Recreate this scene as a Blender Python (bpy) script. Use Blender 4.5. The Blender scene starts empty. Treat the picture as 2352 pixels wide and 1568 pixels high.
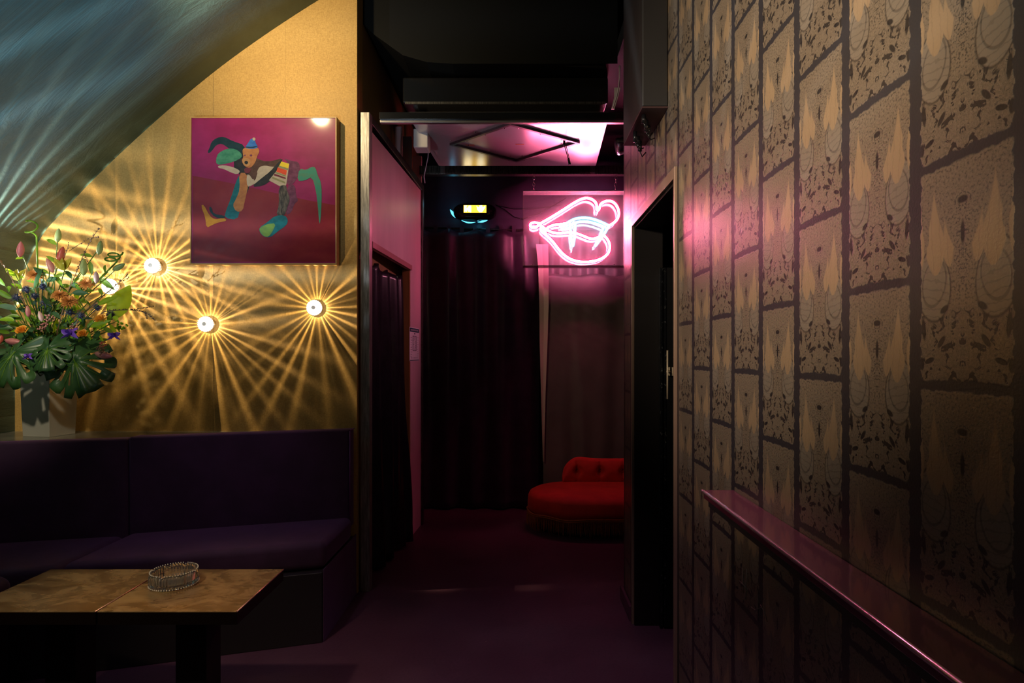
import bpy, bmesh, math, random
from mathutils import Vector, Matrix, Euler
PI = math.pi
C = bpy.context.scene.collection
S = bpy.context.scene

# ------------------------------------------------------------------ camera, world, view
F, VX, VY, H = 1400.0, 1195.0, 815.0, 1.35       # focal in px (2352 wide), vanishing point, eye height
cd = bpy.data.cameras.new('camera'); cam = bpy.data.objects.new('camera', cd); C.objects.link(cam)
cam.location = (0, 0, H); cam.rotation_euler = (PI/2, 0, 0)
cd.sensor_width = 36; cd.lens = F/2352*36
cd.shift_x = -(VX-1176)/2352; cd.shift_y = (VY-784)/2352
cd.clip_start = .02
S.camera = cam
w = bpy.data.worlds.new('world'); S.world = w; w.use_nodes = True
w.node_tree.nodes['Background'].inputs[0].default_value = (.55, .45, .6, 1)
w.node_tree.nodes['Background'].inputs[1].default_value = .0
S.view_settings.view_transform = 'Standard'; S.view_settings.look = 'None'
S.view_settings.gamma = 1; S.view_settings.use_curve_mapping = False
S.view_settings.exposure = 0
S.cycles.max_bounces = 6; S.cycles.transparent_max_bounces = 14
S.cycles.glossy_bounces = 4; S.cycles.diffuse_bounces = 3; S.cycles.transmission_bounces = 6
S.cycles.sample_clamp_indirect = 3; S.cycles.caustics_reflective = True; S.cycles.caustics_refractive = False
S.cycles.use_denoising = True

def P(px, py, Y): return Vector(((px-VX)*Y/F, Y, H+(VY-py)*Y/F))
def PX(px, py, X):
    Y = X*F/(px-VX); return Vector((X, Y, H+(VY-py)*Y/F))
def PZ(px, py, Z):
    Y = (H-Z)*F/(py-VY); return Vector(((px-VX)*Y/F, Y, Z))

# ------------------------------------------------------------------ spot lamps, some of them unseen and added to brighten surfaces
def lamp(name, kind, loc, energy, col, target=None, size=.05, spot=None, blend=.5, sy=None):
    ld = bpy.data.lights.new(name, kind); ld.energy = energy; ld.color = col
    o = bpy.data.objects.new(name, ld); C.objects.link(o); o.location = loc
    if kind == 'AREA':
        ld.size = size
        if sy: ld.shape = 'RECTANGLE'; ld.size_y = sy
    else: ld.shadow_soft_size = size
    if spot: ld.spot_size = math.radians(spot); ld.spot_blend = blend
    if target is not None:
        o.rotation_euler = (Vector(target)-Vector(loc)).to_track_quat('-Z', 'Y').to_euler()
    return o
lamp('gold_wall_spot', 'SPOT', (-1.42, 2.45, 3.04), 62, (1, .74, .38), (-1.12, 3.45, 3.02), .04, 120, .9)
lamp('right_wall_spot', 'SPOT', (-1.3, .45, 2.35), 480, (1, .80, .61), (.57, 1.55, 2.08), .08, 60, 1.0)
lamp('table_spot', 'SPOT', (-1.7, .6, 3.0), 380, (1, .76, .48), (-1.25, 2.1, .55), .08, 26, .9)
lamp('bouquet_spot', 'SPOT', (-1.9, 1.0, 2.6), 200, (1, .88, .62), (-2.66, 3.1, 1.45), .05, 34, 1.0)
lamp('vault_fill', 'SPOT', (-1.2, -.2, .9), 360, (.70, .88, 1.0), (-2.05, 2.5, 2.85), .15, 60, 1.0)  # unseen low light added to brighten the vault
lamp('floor_spot', 'SPOT', (.0, 1.2, 3.2), 85, (.95, .62, .80), (.05, 2.2, 0), .10, 46, 1.0)
lamp('corridor_pink_fill', 'SPOT', (.95, 3.9, 2.5), 42, (1, .30, .46), (-.85, 4.15, 1.85), .05, 62, 1.0)  # hidden pink light added to brighten the booth board
lamp('bench_fill', 'SPOT', (-1.25, 2.3, 3.0), 30, (.86, .56, .86), (-1.45, 2.98, .45), .06, 34, 1.0)  # unseen violet light added to brighten the bench seats

# ------------------------------------------------------------------ node helper
class E:
    """socket wrapper with arithmetic"""
    def __init__(s, T, sock): s.T, s.s = T, sock
    def op(s, o, *a, clamp=False):
        n = s.T.nodes.new('ShaderNodeMath'); n.operation = o; n.use_clamp = clamp
        for i, x in enumerate((s,)+a):
            if isinstance(x, E): s.T.links.new(x.s, n.inputs[i])
            else: n.inputs[i].default_value = x
        return E(s.T, n.outputs[0])
    def __add__(s, o): return s.op('ADD', o)
    __radd__ = __add__
    def __sub__(s, o): return s.op('SUBTRACT', o)
    def __rsub__(s, o): return (s*-1)+o
    def __mul__(s, o): return s.op('MULTIPLY', o)
    __rmul__ = __mul__
    def __truediv__(s, o): return s.op('DIVIDE', o)
    def abs(s): return s.op('ABSOLUTE')
    def fract(s): return s.op('FRACT')
    def floor(s): return s.op('FLOOR')
    def pow(s, k): return s.op('POWER', k)
    def sqrt(s): return s.op('SQRT')
    def sin(s): return s.op('SINE')
    def cos(s): return s.op('COSINE')
    def max(s, k): return s.op('MAXIMUM', k)
    def min(s, k): return s.op('MINIMUM', k)
    def clamp(s): return s.op('ADD', 0.0, clamp=True)
    def step(s, a, b):
        n = s.T.nodes.new('ShaderNodeMapRange'); n.interpolation_type = 'SMOOTHSTEP'
        s.T.links.new(s.s, n.inputs['Value']); n.inputs['From Min'].default_value = a; n.inputs['From Max'].default_value = b
        if a > b:
            n.inputs['From Min'].default_value = b; n.inputs['From Max'].default_value = a
            n.inputs['To Min'].default_value = 1; n.inputs['To Max'].default_value = 0
        return E(s.T, n.outputs[0])
def sep(T, vec):
    n = T.nodes.new('ShaderNodeSeparateXYZ'); T.links.new(vec, n.inputs[0]); return [E(T, o) for o in n.outputs]
def comb(T, x, y, z=0.0):
    n = T.nodes.new('ShaderNodeCombineXYZ')
    for i, v in enumerate((x, y, z)):
        if isinstance(v, E): T.links.new(v.s, n.inputs[i])
        else: n.inputs[i].default_value = v
    return n.outputs[0]
def noise(T, vec, scale, detail=3, rough=.5, dist=0.0):
    n = T.nodes.new('ShaderNodeTexNoise'); T.links.new(vec, n.inputs['Vector'])
    n.inputs['Scale'].default_value = scale; n.inputs['Detail'].default_value = detail
    n.inputs['Roughness'].default_value = rough; n.inputs['Distortion'].default_value = dist
    return E(T, n.outputs[0])
def mixc(T, f, a, b):
    n = T.nodes.new('ShaderNodeMix'); n.data_type = 'RGBA'
    if isinstance(f, E): T.links.new(f.s, n.inputs[0])
    else: n.inputs[0].default_value = f
    for i, v in ((6, a), (7, b)):
        if isinstance(v, tuple): n.inputs[i].default_value = v if len(v) == 4 else v+(1,)
        else: T.links.new(v, n.inputs[i])
    return n.outputs[2]
def coords(T, kind='Object'):
    return T.nodes.new('ShaderNodeTexCoord').outputs[kind]
def bump(T, height, strength, dist=.01):
    n = T.nodes.new('ShaderNodeBump'); T.links.new(height.s, n.inputs['Height'])
    n.inputs['Strength'].default_value = strength; n.inputs['Distance'].default_value = dist
    return n.outputs[0]

MATS = {}
def mat(name, col=(.5,.5,.5), rough=.5, metal=0, emit=None, es=0, sheen=0, trans=0, coat=0, spec=None, build=None, alpha=1, ior=1.45, sheen_tint=None, aniso=0):
    if name in MATS: return MATS[name]
    m = bpy.data.materials.new(name); m.use_nodes = True; T = m.node_tree; b = T.nodes['Principled BSDF']
    b.inputs['Base Color'].default_value = tuple(col)+(1,)
    b.inputs['Roughness'].default_value = rough; b.inputs['Metallic'].default_value = metal
    b.inputs['Sheen Weight'].default_value = sheen
    if sheen_tint: b.inputs['Sheen Tint'].default_value = tuple(sheen_tint)+(1,)
    b.inputs['Transmission Weight'].default_value = trans
    b.inputs['Coat Weight'].default_value = coat; b.inputs['Coat Roughness'].default_value = .08
    b.inputs['IOR'].default_value = ior; b.inputs['Alpha'].default_value = alpha
    b.inputs['Anisotropic'].default_value = aniso
    if spec is not None: b.inputs['Specular IOR Level'].default_value = spec
    if emit: b.inputs['Emission Color'].default_value = tuple(emit)+(1,); b.inputs['Emission Strength'].default_value = es
    if build: build(T, b)
    MATS[name] = m; return m
def mottled(name, a, b_, scale, rough=.5, bumpd=0, detail=4, stretch=(1,1,1), **k):
    def bl(T, b):
        mp = T.nodes.new('ShaderNodeMapping'); T.links.new(coords(T), mp.inputs[0]); mp.inputs['Scale'].default_value = stretch
        n = noise(T, mp.outputs[0], scale, detail, .6)
        T.links.new(mixc(T, n.step(.3, .7), a, b_), b.inputs['Base Color'])
        if bumpd: T.links.new(bump(T, n, .6, bumpd), b.inputs['Normal'])
    return mat(name, a, rough, build=bl, **k)

# ---- wallpaper of the right wall: mirrored ornament, half-drop tiles
TW, TH = .1887, .302
def wallpaper_nodes(T, b):
    x, y, z = sep(T, coords(T))
    wob = noise(T, comb(T, y*0, y*1.0, z), 55, 2)
    q = (2.202 - y)/TW
    k = q.floor(); u = q.fract()
    odd = (k*.5).fract()*2
    v = ((1.609 - z)/TH + (1.0-odd)*.5).fract()
    m = (u-.5).abs()*2
    tc = comb(T, m*(TW/2), v*TH, 0.0)
    wn = noise(T, tc, 60, 3)-.5
    fn = noise(T, tc, 250, 4, .65)          # lace
    sn = noise(T, tc, 60, 2, .5, 1.2)      # scrolls
    edge = .86 + wn*.16 - v.step(.0, .05)*.0
    body = (m-(edge)).step(.012, -.012)
    vt = (v-.022-wn*.05).step(-.006, .006)*(v-(.972+wn*.05)).step(.006, -.006)
    body = body*vt
    def ell(m0, v0, rm, rv, rot=0.0, s=.12, warp=.0):
        dm = (m-m0)*(TW/2); dv = (v-v0)*TH
        c_, s_ = math.cos(rot), math.sin(rot)
        a = (dm*c_+dv*s_)/(rm*TW/2); d = (dv*c_-dm*s_)/(rv*TH)
        r = (a*a+d*d).sqrt() + wn*warp
        return (r-1.0).step(s, -s)
    def kite(m0, v0, v1, wmax, lean=0.0, peak=.55):
        # pointed feather from v0 (top) to v1 (tip), widest at `peak`
        t = (v-v0)/(v1-v0)
        cen = m - (t*lean+m0)
        up = (t/peak).min(1.0).max(0.0)
        dn = ((t*-1+1.0)/(1-peak)).min(1.0).max(0.0)
        wd = up.pow(1.5)*dn.pow(.55)*wmax
        return (cen.abs()-wd).step(.02, -.02)*t.step(0, .02)*t.step(1.0, .98)
    # lace (top)
    holes = fn.step(.45, .37)
    midhole = (m.step(.26, .05))*fn.step(.47, .42)*v.step(.12, .2)*v.step(.62, .5)
    lace = (1.0-holes*.6)*(1.0-midhole*.6)
    # lower scroll work
    lines = ((sn*46).sin().abs()).step(.34, .12)
    shole = sn.step(.415, .375)
    low = v.step(.63, .69)
    scroll = (1.0-lines*.62)*(1.0-shole*.9)*1.1
    tone = lace*(1.0-low)+scroll*low
    # ovals
    ov = ell(.60, .545, .345, .155, .12, .05)
    ripple = (v*150+m*9+wn*9).sin().step(.75, .98)
    ovt = .80-ripple*.22
    ovedge = ell(.58, .53, .26, .115, -.25, .035)-ell(.58, .53, .23, .10, -.25, .035)
    ovo = ell(.60, .545, .375, .168, .12, .05)-ov
    tone = tone*(1.0-ovo.max(0.0)*.7)
    ovt = ovt+.12-ovedge.max(0.0)*.4
    # feathers
    fe1 = kite(.58, .10, .50, .235, -.04, .66).max(kite(.36, .25, .47, .13, -.10, .62))
    fe2 = kite(.86, .20, .46, .085, .0, .55)
    gap = ell(.72, .31, .035, .045, 0, .2)+ell(.76, .36, .03, .04, 0, .2)
    fe = fe1.max(fe2)*(1.0-gap.min(1.0))
    fl = ((m*38+v*9+wn*5).sin()).step(.82, .98)
    fet = 1.12-fl*.25
    # dark motifs
    drk = ell(.36, .655, .09, .014, .5, .25).max(ell(.42, .80, .045, .035, -.75, .25)).max(ell(.80, .74, .045, .05, .1, .2)).max(ell(.68, .885, .10, .012, .3, .2)).max(ell(.0, .19, .10, .016, 0, .3)).max(ell(.0, .33, .04, .05, 0, .3)).max(ell(.84,.90,.05,.03,0,.2))
    horn = ell(.93, .70, .10, .04, .4, .2)
    cut = ell(1.0, .645, .14, .03, 0, .2)
    tone = tone*(1.0-ov)+ovt*ov
    tone = tone*(1.0-fe)+fet*fe
    body = body*(1.0-cut*.9)
    tone = tone*(1.0-drk*.92)
    # colours
    base = mixc(T, fn.step(.35, .7), (.17, .135, .095), (.26, .205, .145))
    base = mixc(T, ov, base, (.25, .21, .16))
    base = mixc(T, fe, base, (.36, .255, .15))
    bg = (.016, .015, .018)
    fac = (body*tone).max(0.0).min(1.1)
    dirt = noise(T, comb(T, y*0, y*1.0, z), 3.0, 4)
    col = mixc(T, fac, bg, base)
    col = mixc(T, dirt.step(.2, .8)*.25, col, mixc(T, fac, bg, (.16, .12, .09)))
    T.links.new(col, b.inputs['Base Color'])
    T.links.new((.37-body*.07+wob*.05).s, b.inputs['Roughness'])
    T.links.new((body*.5).s, b.inputs['Metallic'])
    b.inputs['Specular IOR Level'].default_value = .5; b.inputs['Coat Weight'].default_value = .45; b.inputs['Coat Roughness'].default_value = .30
    fine = noise(T, comb(T, y*0, y*1.0, z), 240, 2)
    T.links.new(bump(T, fac*.5+fine*.6, .16, .004), b.inputs['Normal'])
M_paper = mat('ornament_wallpaper', build=wallpaper_nodes)

def gold_nodes(T, b):
    x, y, z = sep(T, coords(T))
    wv = noise(T, comb(T, x*9, y*9, z), 90, 3, .6)
    wh = noise(T, comb(T, x, y, z*9), 90, 3, .6)
    big = noise(T, coords(T), 2.2, 4)
    weave = (wv+wh)*.5
    c = mixc(T, weave.step(.36, .64), (.31, .178, .046), (.53, .325, .094))
    c = mixc(T, big.step(.35, .75)*.35, c, (.30, .185, .06))
    seam = ((x+1.737).abs()).step(.0035, .001)+((x+.978+ .35).abs()).step(.002, .0005)*.5
    c = mixc(T, seam.min(1.0)*.45, c, (.14, .085, .03))
    T.links.new(c, b.inputs['Base Color'])
    T.links.new(bump(T, weave*.6+seam*.4, .35, .003), b.inputs['Normal'])
    b.inputs['Metallic'].default_value = .15
M_gold = mat('gold_linen_wallcovering', rough=.55, build=gold_nodes)

def vault_nodes(T, b):
    x, y, z = sep(T, coords(T))
    # board-formed plaster: streaks along y also paint in bands of lamp light; profile coordinate = z-x
    pr = z*.75-x*.65
    st = noise(T, comb(T, pr*9, y*.7, 0.0), 3.0, 4, .6)
    brd = ((pr/.155)+noise(T, comb(T, y, 0.0, 0.0), 1.2, 2)*.25).fract()
    groove = (brd-.5).abs().step(.47, .495)
    fine = noise(T, comb(T, pr*8, y*1.6, 0.0), 12, 5, .7, .6)
    st2 = noise(T, comb(T, pr*2.2, y*.35, 3.0), 2.4, 3, .5, .5)
    c = mixc(T, (st*.5+st2*.5).step(.36, .64), (.022, .070, .080), (.085, .165, .185))
    c = mixc(T, groove*fine.step(.3, .6)*.6, c, (.012, .03, .03))
    T.links.new(c, b.inputs['Base Color'])
    T.links.new(bump(T, fine*.7+groove*-.4+st*.9, .55, .02), b.inputs['Normal'])
M_vault = mat('teal_painted_plaster', rough=.48, build=vault_nodes)

def floor_nodes(T, b):
    co = coords(T)
    n1 = noise(T, co, 1.6, 4); n2 = noise(T, co, 60, 4); n3 = noise(T, co, 210, 1)
    c = mixc(T, n1.step(.35, .7), (.066, .024, .046), (.095, .040, .068))
    c = mixc(T, n2.step(.45, .8)*.4, c, (.03, .010, .022))
    vz = T.nodes.new('ShaderNodeTexVoronoi'); T.links.new(co, vz.inputs['Vector']); vz.inputs['Scale'].default_value = 16
    d = E(T, vz.outputs['Distance'])
    c = mixc(T, d.step(.045, .025)*n1.step(.5, .6)*.8, c, (.40, .30, .26))
    T.links.new(c, b.inputs['Base Color'])
    T.links.new((n1*.25+.36).s, b.inputs['Roughness'])
    T.links.new(bump(T, n2, .2, .004), b.inputs['Normal'])
M_floor = mat('purple_painted_concrete', rough=.5, build=floor_nodes)

M_black = mat('black_paint', (.003, .003, .003), .6, spec=.2)
M_blackgloss = mat('black_gloss', (.006, .006, .007), .18)
M_darkwall = mottled('dark_navy_board', (.034, .028, .052), (.052, .044, .075), 3, .4)
M_sideb = mottled('brown_side_wall', (.22, .14, .055), (.30, .19, .08), 2, .6)
M_metal = mat('worn_black_steel', rough=.34, metal=.85, build=lambda T, b: T.links.new(mixc(T, noise(T, comb(T, *[s*k for s, k in zip(sep(T, coords(T)), (12, 12, 1.2))]), 12, 5, .7).step(.35, .7), (.055, .052, .050), (.19, .18, .17)), b.inputs['Base Color']))
M_post = mat('scuffed_lit_steel', rough=.38, metal=.6, build=lambda T, b: T.links.new(mixc(T, noise(T, comb(T, *[s*k for s, k in zip(sep(T, coords(T)), (12, 12, 1.0))]), 9, 5, .7).step(.35, .7), (.20, .19, .18), (.42, .40, .38)), b.inputs['Base Color']))  # lighter copy of the frame steel; light on the post put into colour
M_steel = mat('brushed_steel', (.34, .33, .34), .30, .9)
M_chrome = mat('chrome', (.75, .75, .75), .12, 1)
M_brass = mat('dull_brass', (.42, .27, .09), .38, .85)
M_pink = mottled('pink_board', (.72, .46, .52), (.80, .52, .58), 6, .42, stretch=(1, 1, .2))
M_pinktrim = mat('pink_trim', (.50, .20, .22), .4)
M_velvet = mottled('aubergine_velvet', (.034, .010, .036), (.052, .017, .056), 7, .8, sheen=.25, sheen_tint=(.6, .3, .8))
M_base = mat('bench_plinth_black', (.012, .008, .012), .6)
M_red = mottled('red_velvet', (.42, .007, .006), (.54, .018, .009), 9, .75, sheen=.3, sheen_tint=(1, .2, .1))
M_fringe = mottled('rust_fringe', (.26, .05, .012), (.38, .09, .02), 60, .8)
M_ledge = mat('dark_stone_ledge', rough=.22, build=lambda T, b: T.links.new(mixc(T, noise(T, coords(T), 9, 4).step(.35, .7), (.10, .095, .08), (.16, .15, .12)), b.inputs['Base Color']))
M_shelf = mat('maroon_lacquer', rough=.2, coat=.5, build=lambda T, b: T.links.new(mixc(T, noise(T, comb(T, *[s*k for s, k in zip(sep(T, coords(T)), (8, 1, 8))]), 6, 4).step(.35, .7), (.085, .016, .032), (.13, .028, .05)), b.inputs['Base Color']))
M_curt = mottled('black_curtain_satin', (.020, .012, .026), (.036, .022, .046), 8, .36, sheen=.2)
M_curt2 = mottled('charcoal_curtain_satin', (.085, .075, .080), (.11, .095, .10), 5, .40)
M_plastic = mottled('black_plastic_sheet', (.010, .008, .012), (.016, .012, .020), 8, .25)
M_liner = mat('pale_strip', (.42, .36, .34), .5)
M_white = mat('white_plastic', (.6, .58, .6), .4)
M_panel = mottled('satin_aluminium_panel', (.62, .58, .64), (.70, .66, .72), 2, .22, metal=.3)
M_oak = mottled('thin_oak_frame', (.36, .20, .06), (.42, .25, .08), 20, .45, stretch=(1,1,1))
def brass_top(T, b):
    co = coords(T)
    mp = T.nodes.new('ShaderNodeMapping'); T.links.new(co, mp.inputs[0]); mp.inputs['Scale'].default_value = (1, 1.6, 1)
    n = noise(T, mp.outputs[0], 7, 6, .65, .8); n2 = noise(T, mp.outputs[0], 16, 3, .5, .3)
    c = mixc(T, n.step(.32, .68), (.34, .20, .085), (.74, .50, .25))
    c = mixc(T, n2.step(.60, .75)*.6, c, (.20, .13, .05))
    T.links.new(c, b.inputs['Base Color'])
    T.links.new((n*.22+.10).s, b.inputs['Roughness'])
    T.links.new(bump(T, n, .12, .004), b.inputs['Normal'])
M_brasstop = mat('patinated_brass_top', metal=.6, build=brass_top)
M_copper = mat('copper_edge', (.95, .48, .34), .32, .8)
M_glass = mat('cut_crystal', (.97, .96, .95), .02, trans=.93, ior=1.55)
M_cord = mat('pale_cord', (.5, .42, .5), .5)
def sheet(name, tint, dif):
    m = bpy.data.materials.new(name); m.use_nodes = True; T = m.node_tree
    for n in list(T.nodes): T.nodes.remove(n)
    out = T.nodes.new('ShaderNodeOutputMaterial'); tr = T.nodes.new('ShaderNodeBsdfTransparent'); gl = T.nodes.new('ShaderNodeBsdfGlossy')
    di = T.nodes.new('ShaderNodeBsdfDiffuse'); fr = T.nodes.new('ShaderNodeFresnel'); a = T.nodes.new('ShaderNodeMixShader'); c = T.nodes.new('ShaderNodeMixShader')
    tr.inputs[0].default_value = tint; gl.inputs['Roughness'].default_value = .03; fr.inputs[0].default_value = 1.5
    di.inputs[0].default_value = (.9, .9, .9, 1)
    c.inputs[0].default_value = dif; T.links.new(tr.outputs[0], c.inputs[1]); T.links.new(di.outputs[0], c.inputs[2])
    T.links.new(fr.outputs[0], a.inputs[0]); T.links.new(c.outputs[0], a.inputs[1]); T.links.new(gl.outputs[0], a.inputs[2]); T.links.new(a.outputs[0], out.inputs[0])
    return m
M_acryl = sheet('clear_acrylic', (.98, .95, .97, 1), .006)
M_acrylback = sheet('hazed_clear_acrylic', (.93, .88, .93, 1), .03)  # white diffuse share stands in for the glow haze around the neon
M_acryledge = sheet('acrylic_edge', (.9, .7, .8, 1), .16)

# ------------------------------------------------------------------ mesh builder
class MB:
    def __init__(s): s.v, s.f, s.m, s.sm = [], [], [], []
    def add(s, vs, fs, mi=0, smooth=False, M=None):
        o = len(s.v); s.v += [(M @ Vector(p)) if M else Vector(p) for p in vs]
        for f in fs: s.f.append([i+o for i in f]); s.m.append(mi); s.sm.append(smooth)
    def box(s, a, b, mi=0, M=None):
        x0, y0, z0 = a; x1, y1, z1 = b
        s.add([(x0,y0,z0),(x1,y0,z0),(x1,y1,z0),(x0,y1,z0),(x0,y0,z1),(x1,y0,z1),(x1,y1,z1),(x0,y1,z1)],
              [(0,3,2,1),(4,5,6,7),(0,1,5,4),(1,2,6,5),(2,3,7,6),(3,0,4,7)], mi, False, M)
    def prism(s, poly, z0, z1, mi=0, M=None, smooth=False):
        n = len(poly)
        s.add([(x, y, z0) for x, y in poly]+[(x, y, z1) for x, y in poly],
              [tuple(range(n))[::-1], tuple(range(n, 2*n))]+[(i, (i+1) % n, n+(i+1) % n, n+i) for i in range(n)], mi, smooth, M)
    def tube(s, pts, r, n=10, mi=0, cap=True, M=None, closed=False, flat=None):
        pts = [Vector(p) for p in pts]; N = len(pts); rr = r if isinstance(r, (list, tuple)) else [r]*N
        vs, fs = [], []; up = None
        for i in range(N):
            if closed: t = (pts[(i+1) % N]-pts[i-1])
            else: t = pts[min(i+1, N-1)]-pts[max(i-1, 0)]
            t = t.normalized() if t.length > 1e-9 else Vector((0, 0, 1))
            if up is None: up = t.orthogonal().normalized()
            up = (up-t*up.dot(t)); up = up.normalized() if up.length > 1e-6 else t.orthogonal().normalized()
            b = t.cross(up)
            for k in range(n):
                a = 2*PI*k/n
                vs.append(pts[i]+(up*math.cos(a)+b*math.sin(a))*rr[i])
        L = N if closed else N-1
        for i in range(L):
            j = (i+1) % N
            for k in range(n):
                fs.append((i*n+k, i*n+(k+1) % n, j*n+(k+1) % n, j*n+k))
        if cap and not closed: fs += [tuple(range(n))[::-1], tuple(range((N-1)*n, N*n))]
        s.add(vs, fs, mi, True, M)
    def lathe(s, prof, n=24, mi=0, M=None, smooth=True, cap=True, rad=None):
        vs, fs = [], []
        for r, z in prof:
            for k in range(n):
                a = 2*PI*k/n; q = r*(rad(a) if rad else 1); vs.append((q*math.cos(a), q*math.sin(a), z))
        for i in range(len(prof)-1):
            for k in range(n): fs.append((i*n+k, i*n+(k+1) % n, (i+1)*n+(k+1) % n, (i+1)*n+k))
        if cap: fs += [tuple(range(n))[::-1], tuple(range((len(prof)-1)*n, len(prof)*n))]
        s.add(vs, fs, mi, smooth, M)
    def grid(s, fn, nu, nv, mi=0, smooth=True, M=None, closeu=False):
        vs = [fn(i/nu, j/nv) for j in range(nv+1) for i in range(nu+1)]
        fs = [(j*(nu+1)+i, j*(nu+1)+i+1, (j+1)*(nu+1)+i+1, (j+1)*(nu+1)+i) for j in range(nv) for i in range(nu)]
        s.add(vs, fs, mi, smooth, M)
def obj(name, mb, mats, parent=None, bevel=0, solid=0, sub=0, seg=2):
    me = bpy.data.meshes.new(name); me.from_pydata([tuple(v) for v in mb.v], [], mb.f)
    mats = mats if isinstance(mats, (list, tuple)) else [mats]
    for m in mats: me.materials.append(m)
    for p, mi, sm in zip(me.polygons, mb.m, mb.sm): p.material_index = mi; p.use_smooth = sm
    o = bpy.data.objects.new(name, me); C.objects.link(o)
    if parent:
        o.parent = parent; o.matrix_parent_inverse = parent.matrix_world.inverted() if False else Matrix.Identity(4)
        if parent.get('_w'): pass
    if bevel:
        b = o.modifiers.new('bevel', 'BEVEL'); b.width = bevel; b.segments = seg; b.limit_method = 'ANGLE'; b.angle_limit = .6
        for p in me.polygons: p.use_smooth = True
        b.harden_normals = True
    if solid:
        b = o.modifiers.new('solidify', 'SOLIDIFY'); b.thickness = solid
    if sub:
        b = o.modifiers.new('subsurf', 'SUBSURF'); b.levels = b.render_levels = sub
        for p in me.polygons: p.use_smooth = True
    return o
def tag(o, label, cat, group=None, kind=None):
    o['label'] = label; o['category'] = cat
    if group: o['group'] = group
    if kind: o['kind'] = kind
    return o
def thing(name, label, cat, loc=(0, 0, 0), rot=(0, 0, 0), group=None):
    o = bpy.data.objects.new(name, None); C.objects.link(o); o.location = loc; o.rotation_euler = rot; o.empty_display_size = .05
    return tag(o, label, cat, group)
def part(name, mb, mats, t, label=None, **k):
    """mesh given in world space, parented to thing t (which may sit anywhere, unrotated)"""
    root = t; off = Vector((0, 0, 0))
    while root is not None: off += root.location; root = root.parent
    mb.v = [Vector(v)-off for v in mb.v]
    o = obj(name, mb, mats, t, **k)
    if label: o['label'] = label
    return o
def struct(name, mb, mats, **k):
    o = obj(name, mb, mats, **k); o['kind'] = 'structure'; return o
def chaikin(p, n=2, closed=True):
    for _ in range(n):
        q = []; L = len(p)
        if closed:
            for i in range(L):
                a, b = p[i], p[(i+1) % L]; q += [tuple(a[k]*.75+b[k]*.25 for k in range(len(a))), tuple(a[k]*.25+b[k]*.75 for k in range(len(a)))]
        else:
            q = [p[0]]
            for i in range(L-1):
                a, b = p[i], p[i+1]; q += [tuple(a[k]*.75+b[k]*.25 for k in range(len(a))), tuple(a[k]*.25+b[k]*.75 for k in range(len(a)))]
            q.append(p[-1])
        p = q
    return p
def frame_mat(origin, xd, zd):
    z = Vector(zd).normalized(); x = Vector(xd); x = (x-z*x.dot(z)).normalized(); y = z.cross(x)
    return Matrix(((x.x, y.x, z.x, origin[0]), (x.y, y.y, z.y, origin[1]), (x.z, y.z, z.z, origin[2]), (0, 0, 0, 1)))

# ================================================================== STRUCTURE
YW = 3.45; XR = .571; XG = -.924; XL = -2.86
mb = MB(); mb.box((-3.2, -2.2, -.1), (2.2, 5.7, 0)); struct('floor', mb, M_floor)
# vault
prof = [(-2.86, 0), (-2.86, 1.35), (-2.855, 1.62), (-2.82, 1.80), (-2.710, 2.03), (-2.624, 2.125), (-2.378, 2.385), (-2.045, 2.693), (-1.737, 2.952), (-1.466, 3.149), (-1.146, 3.358), (-.85, 3.53), (-.5, 3.66), (-.1, 3.74), (.58, 3.78)]
prof = [prof[0], prof[1]]+chaikin(prof[2:], 2, False)
mb = MB()
mb.grid(lambda u, v: (0, 0, 0), 1, 1)
mb = MB(); ys = [-2.2+5.7*i/12 for i in range(13)]
vs = [(x, y, z) for y in ys for x, z in prof]; n = len(prof)
mb.add(vs, [(j*n+i, (j+1)*n+i, (j+1)*n+i+1, j*n+i+1) for j in range(12) for i in range(n-1)], 0, True)
struct('ceiling', mb, M_vault, solid=.04)
# gold wall: polygon up to the vault
mb = MB(); R = Matrix.Rotation(PI/2, 4, 'X')
gp = [(x-.008, z+.008) for x, z in prof if x < XG]
gp = [(XL-.008, 0)]+gp[1:]+[(XG, 3.50), (XG, 0)]
mb.prism([(x, z) for x, z in gp][::-1], -YW-.12, -YW, 0, R)
struct('wall_back', mb, M_gold)
# side return of the gold wall into the corridor
mb = MB(); mb.add([(XG, YW+.12, 0), (XG+.02, 5.6, 0), (XG+.02, 5.6, 3.6), (XG, YW+.12, 3.6), (XG-.08, YW+.12, 0), (XG-.08, 5.6, 0), (XG-.08, 5.6, 3.6), (XG-.08, YW+.12, 3.6)],
    [(0,1,2,3), (5,4,7,6), (3,2,6,7), (1,5,6,2), (0,3,7,4)]); struct('wall_left_corridor', mb, M_sideb)
# black soffit over the corridor mouth (curved underside edge)
mb = MB(); sp = [(-1.06, 3.62), (-1.02, 3.45), (-.96, 3.33), (-.857, 3.23), (-.69, 3.11), (-.55, 3.07), (-.40, 3.06), (XR, 3.06), (XR, 3.75)]
mb.prism(sp[::-1], -5.6, -YW-.13, 0, R); struct('ceiling_corridor', mb, M_black)
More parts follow.
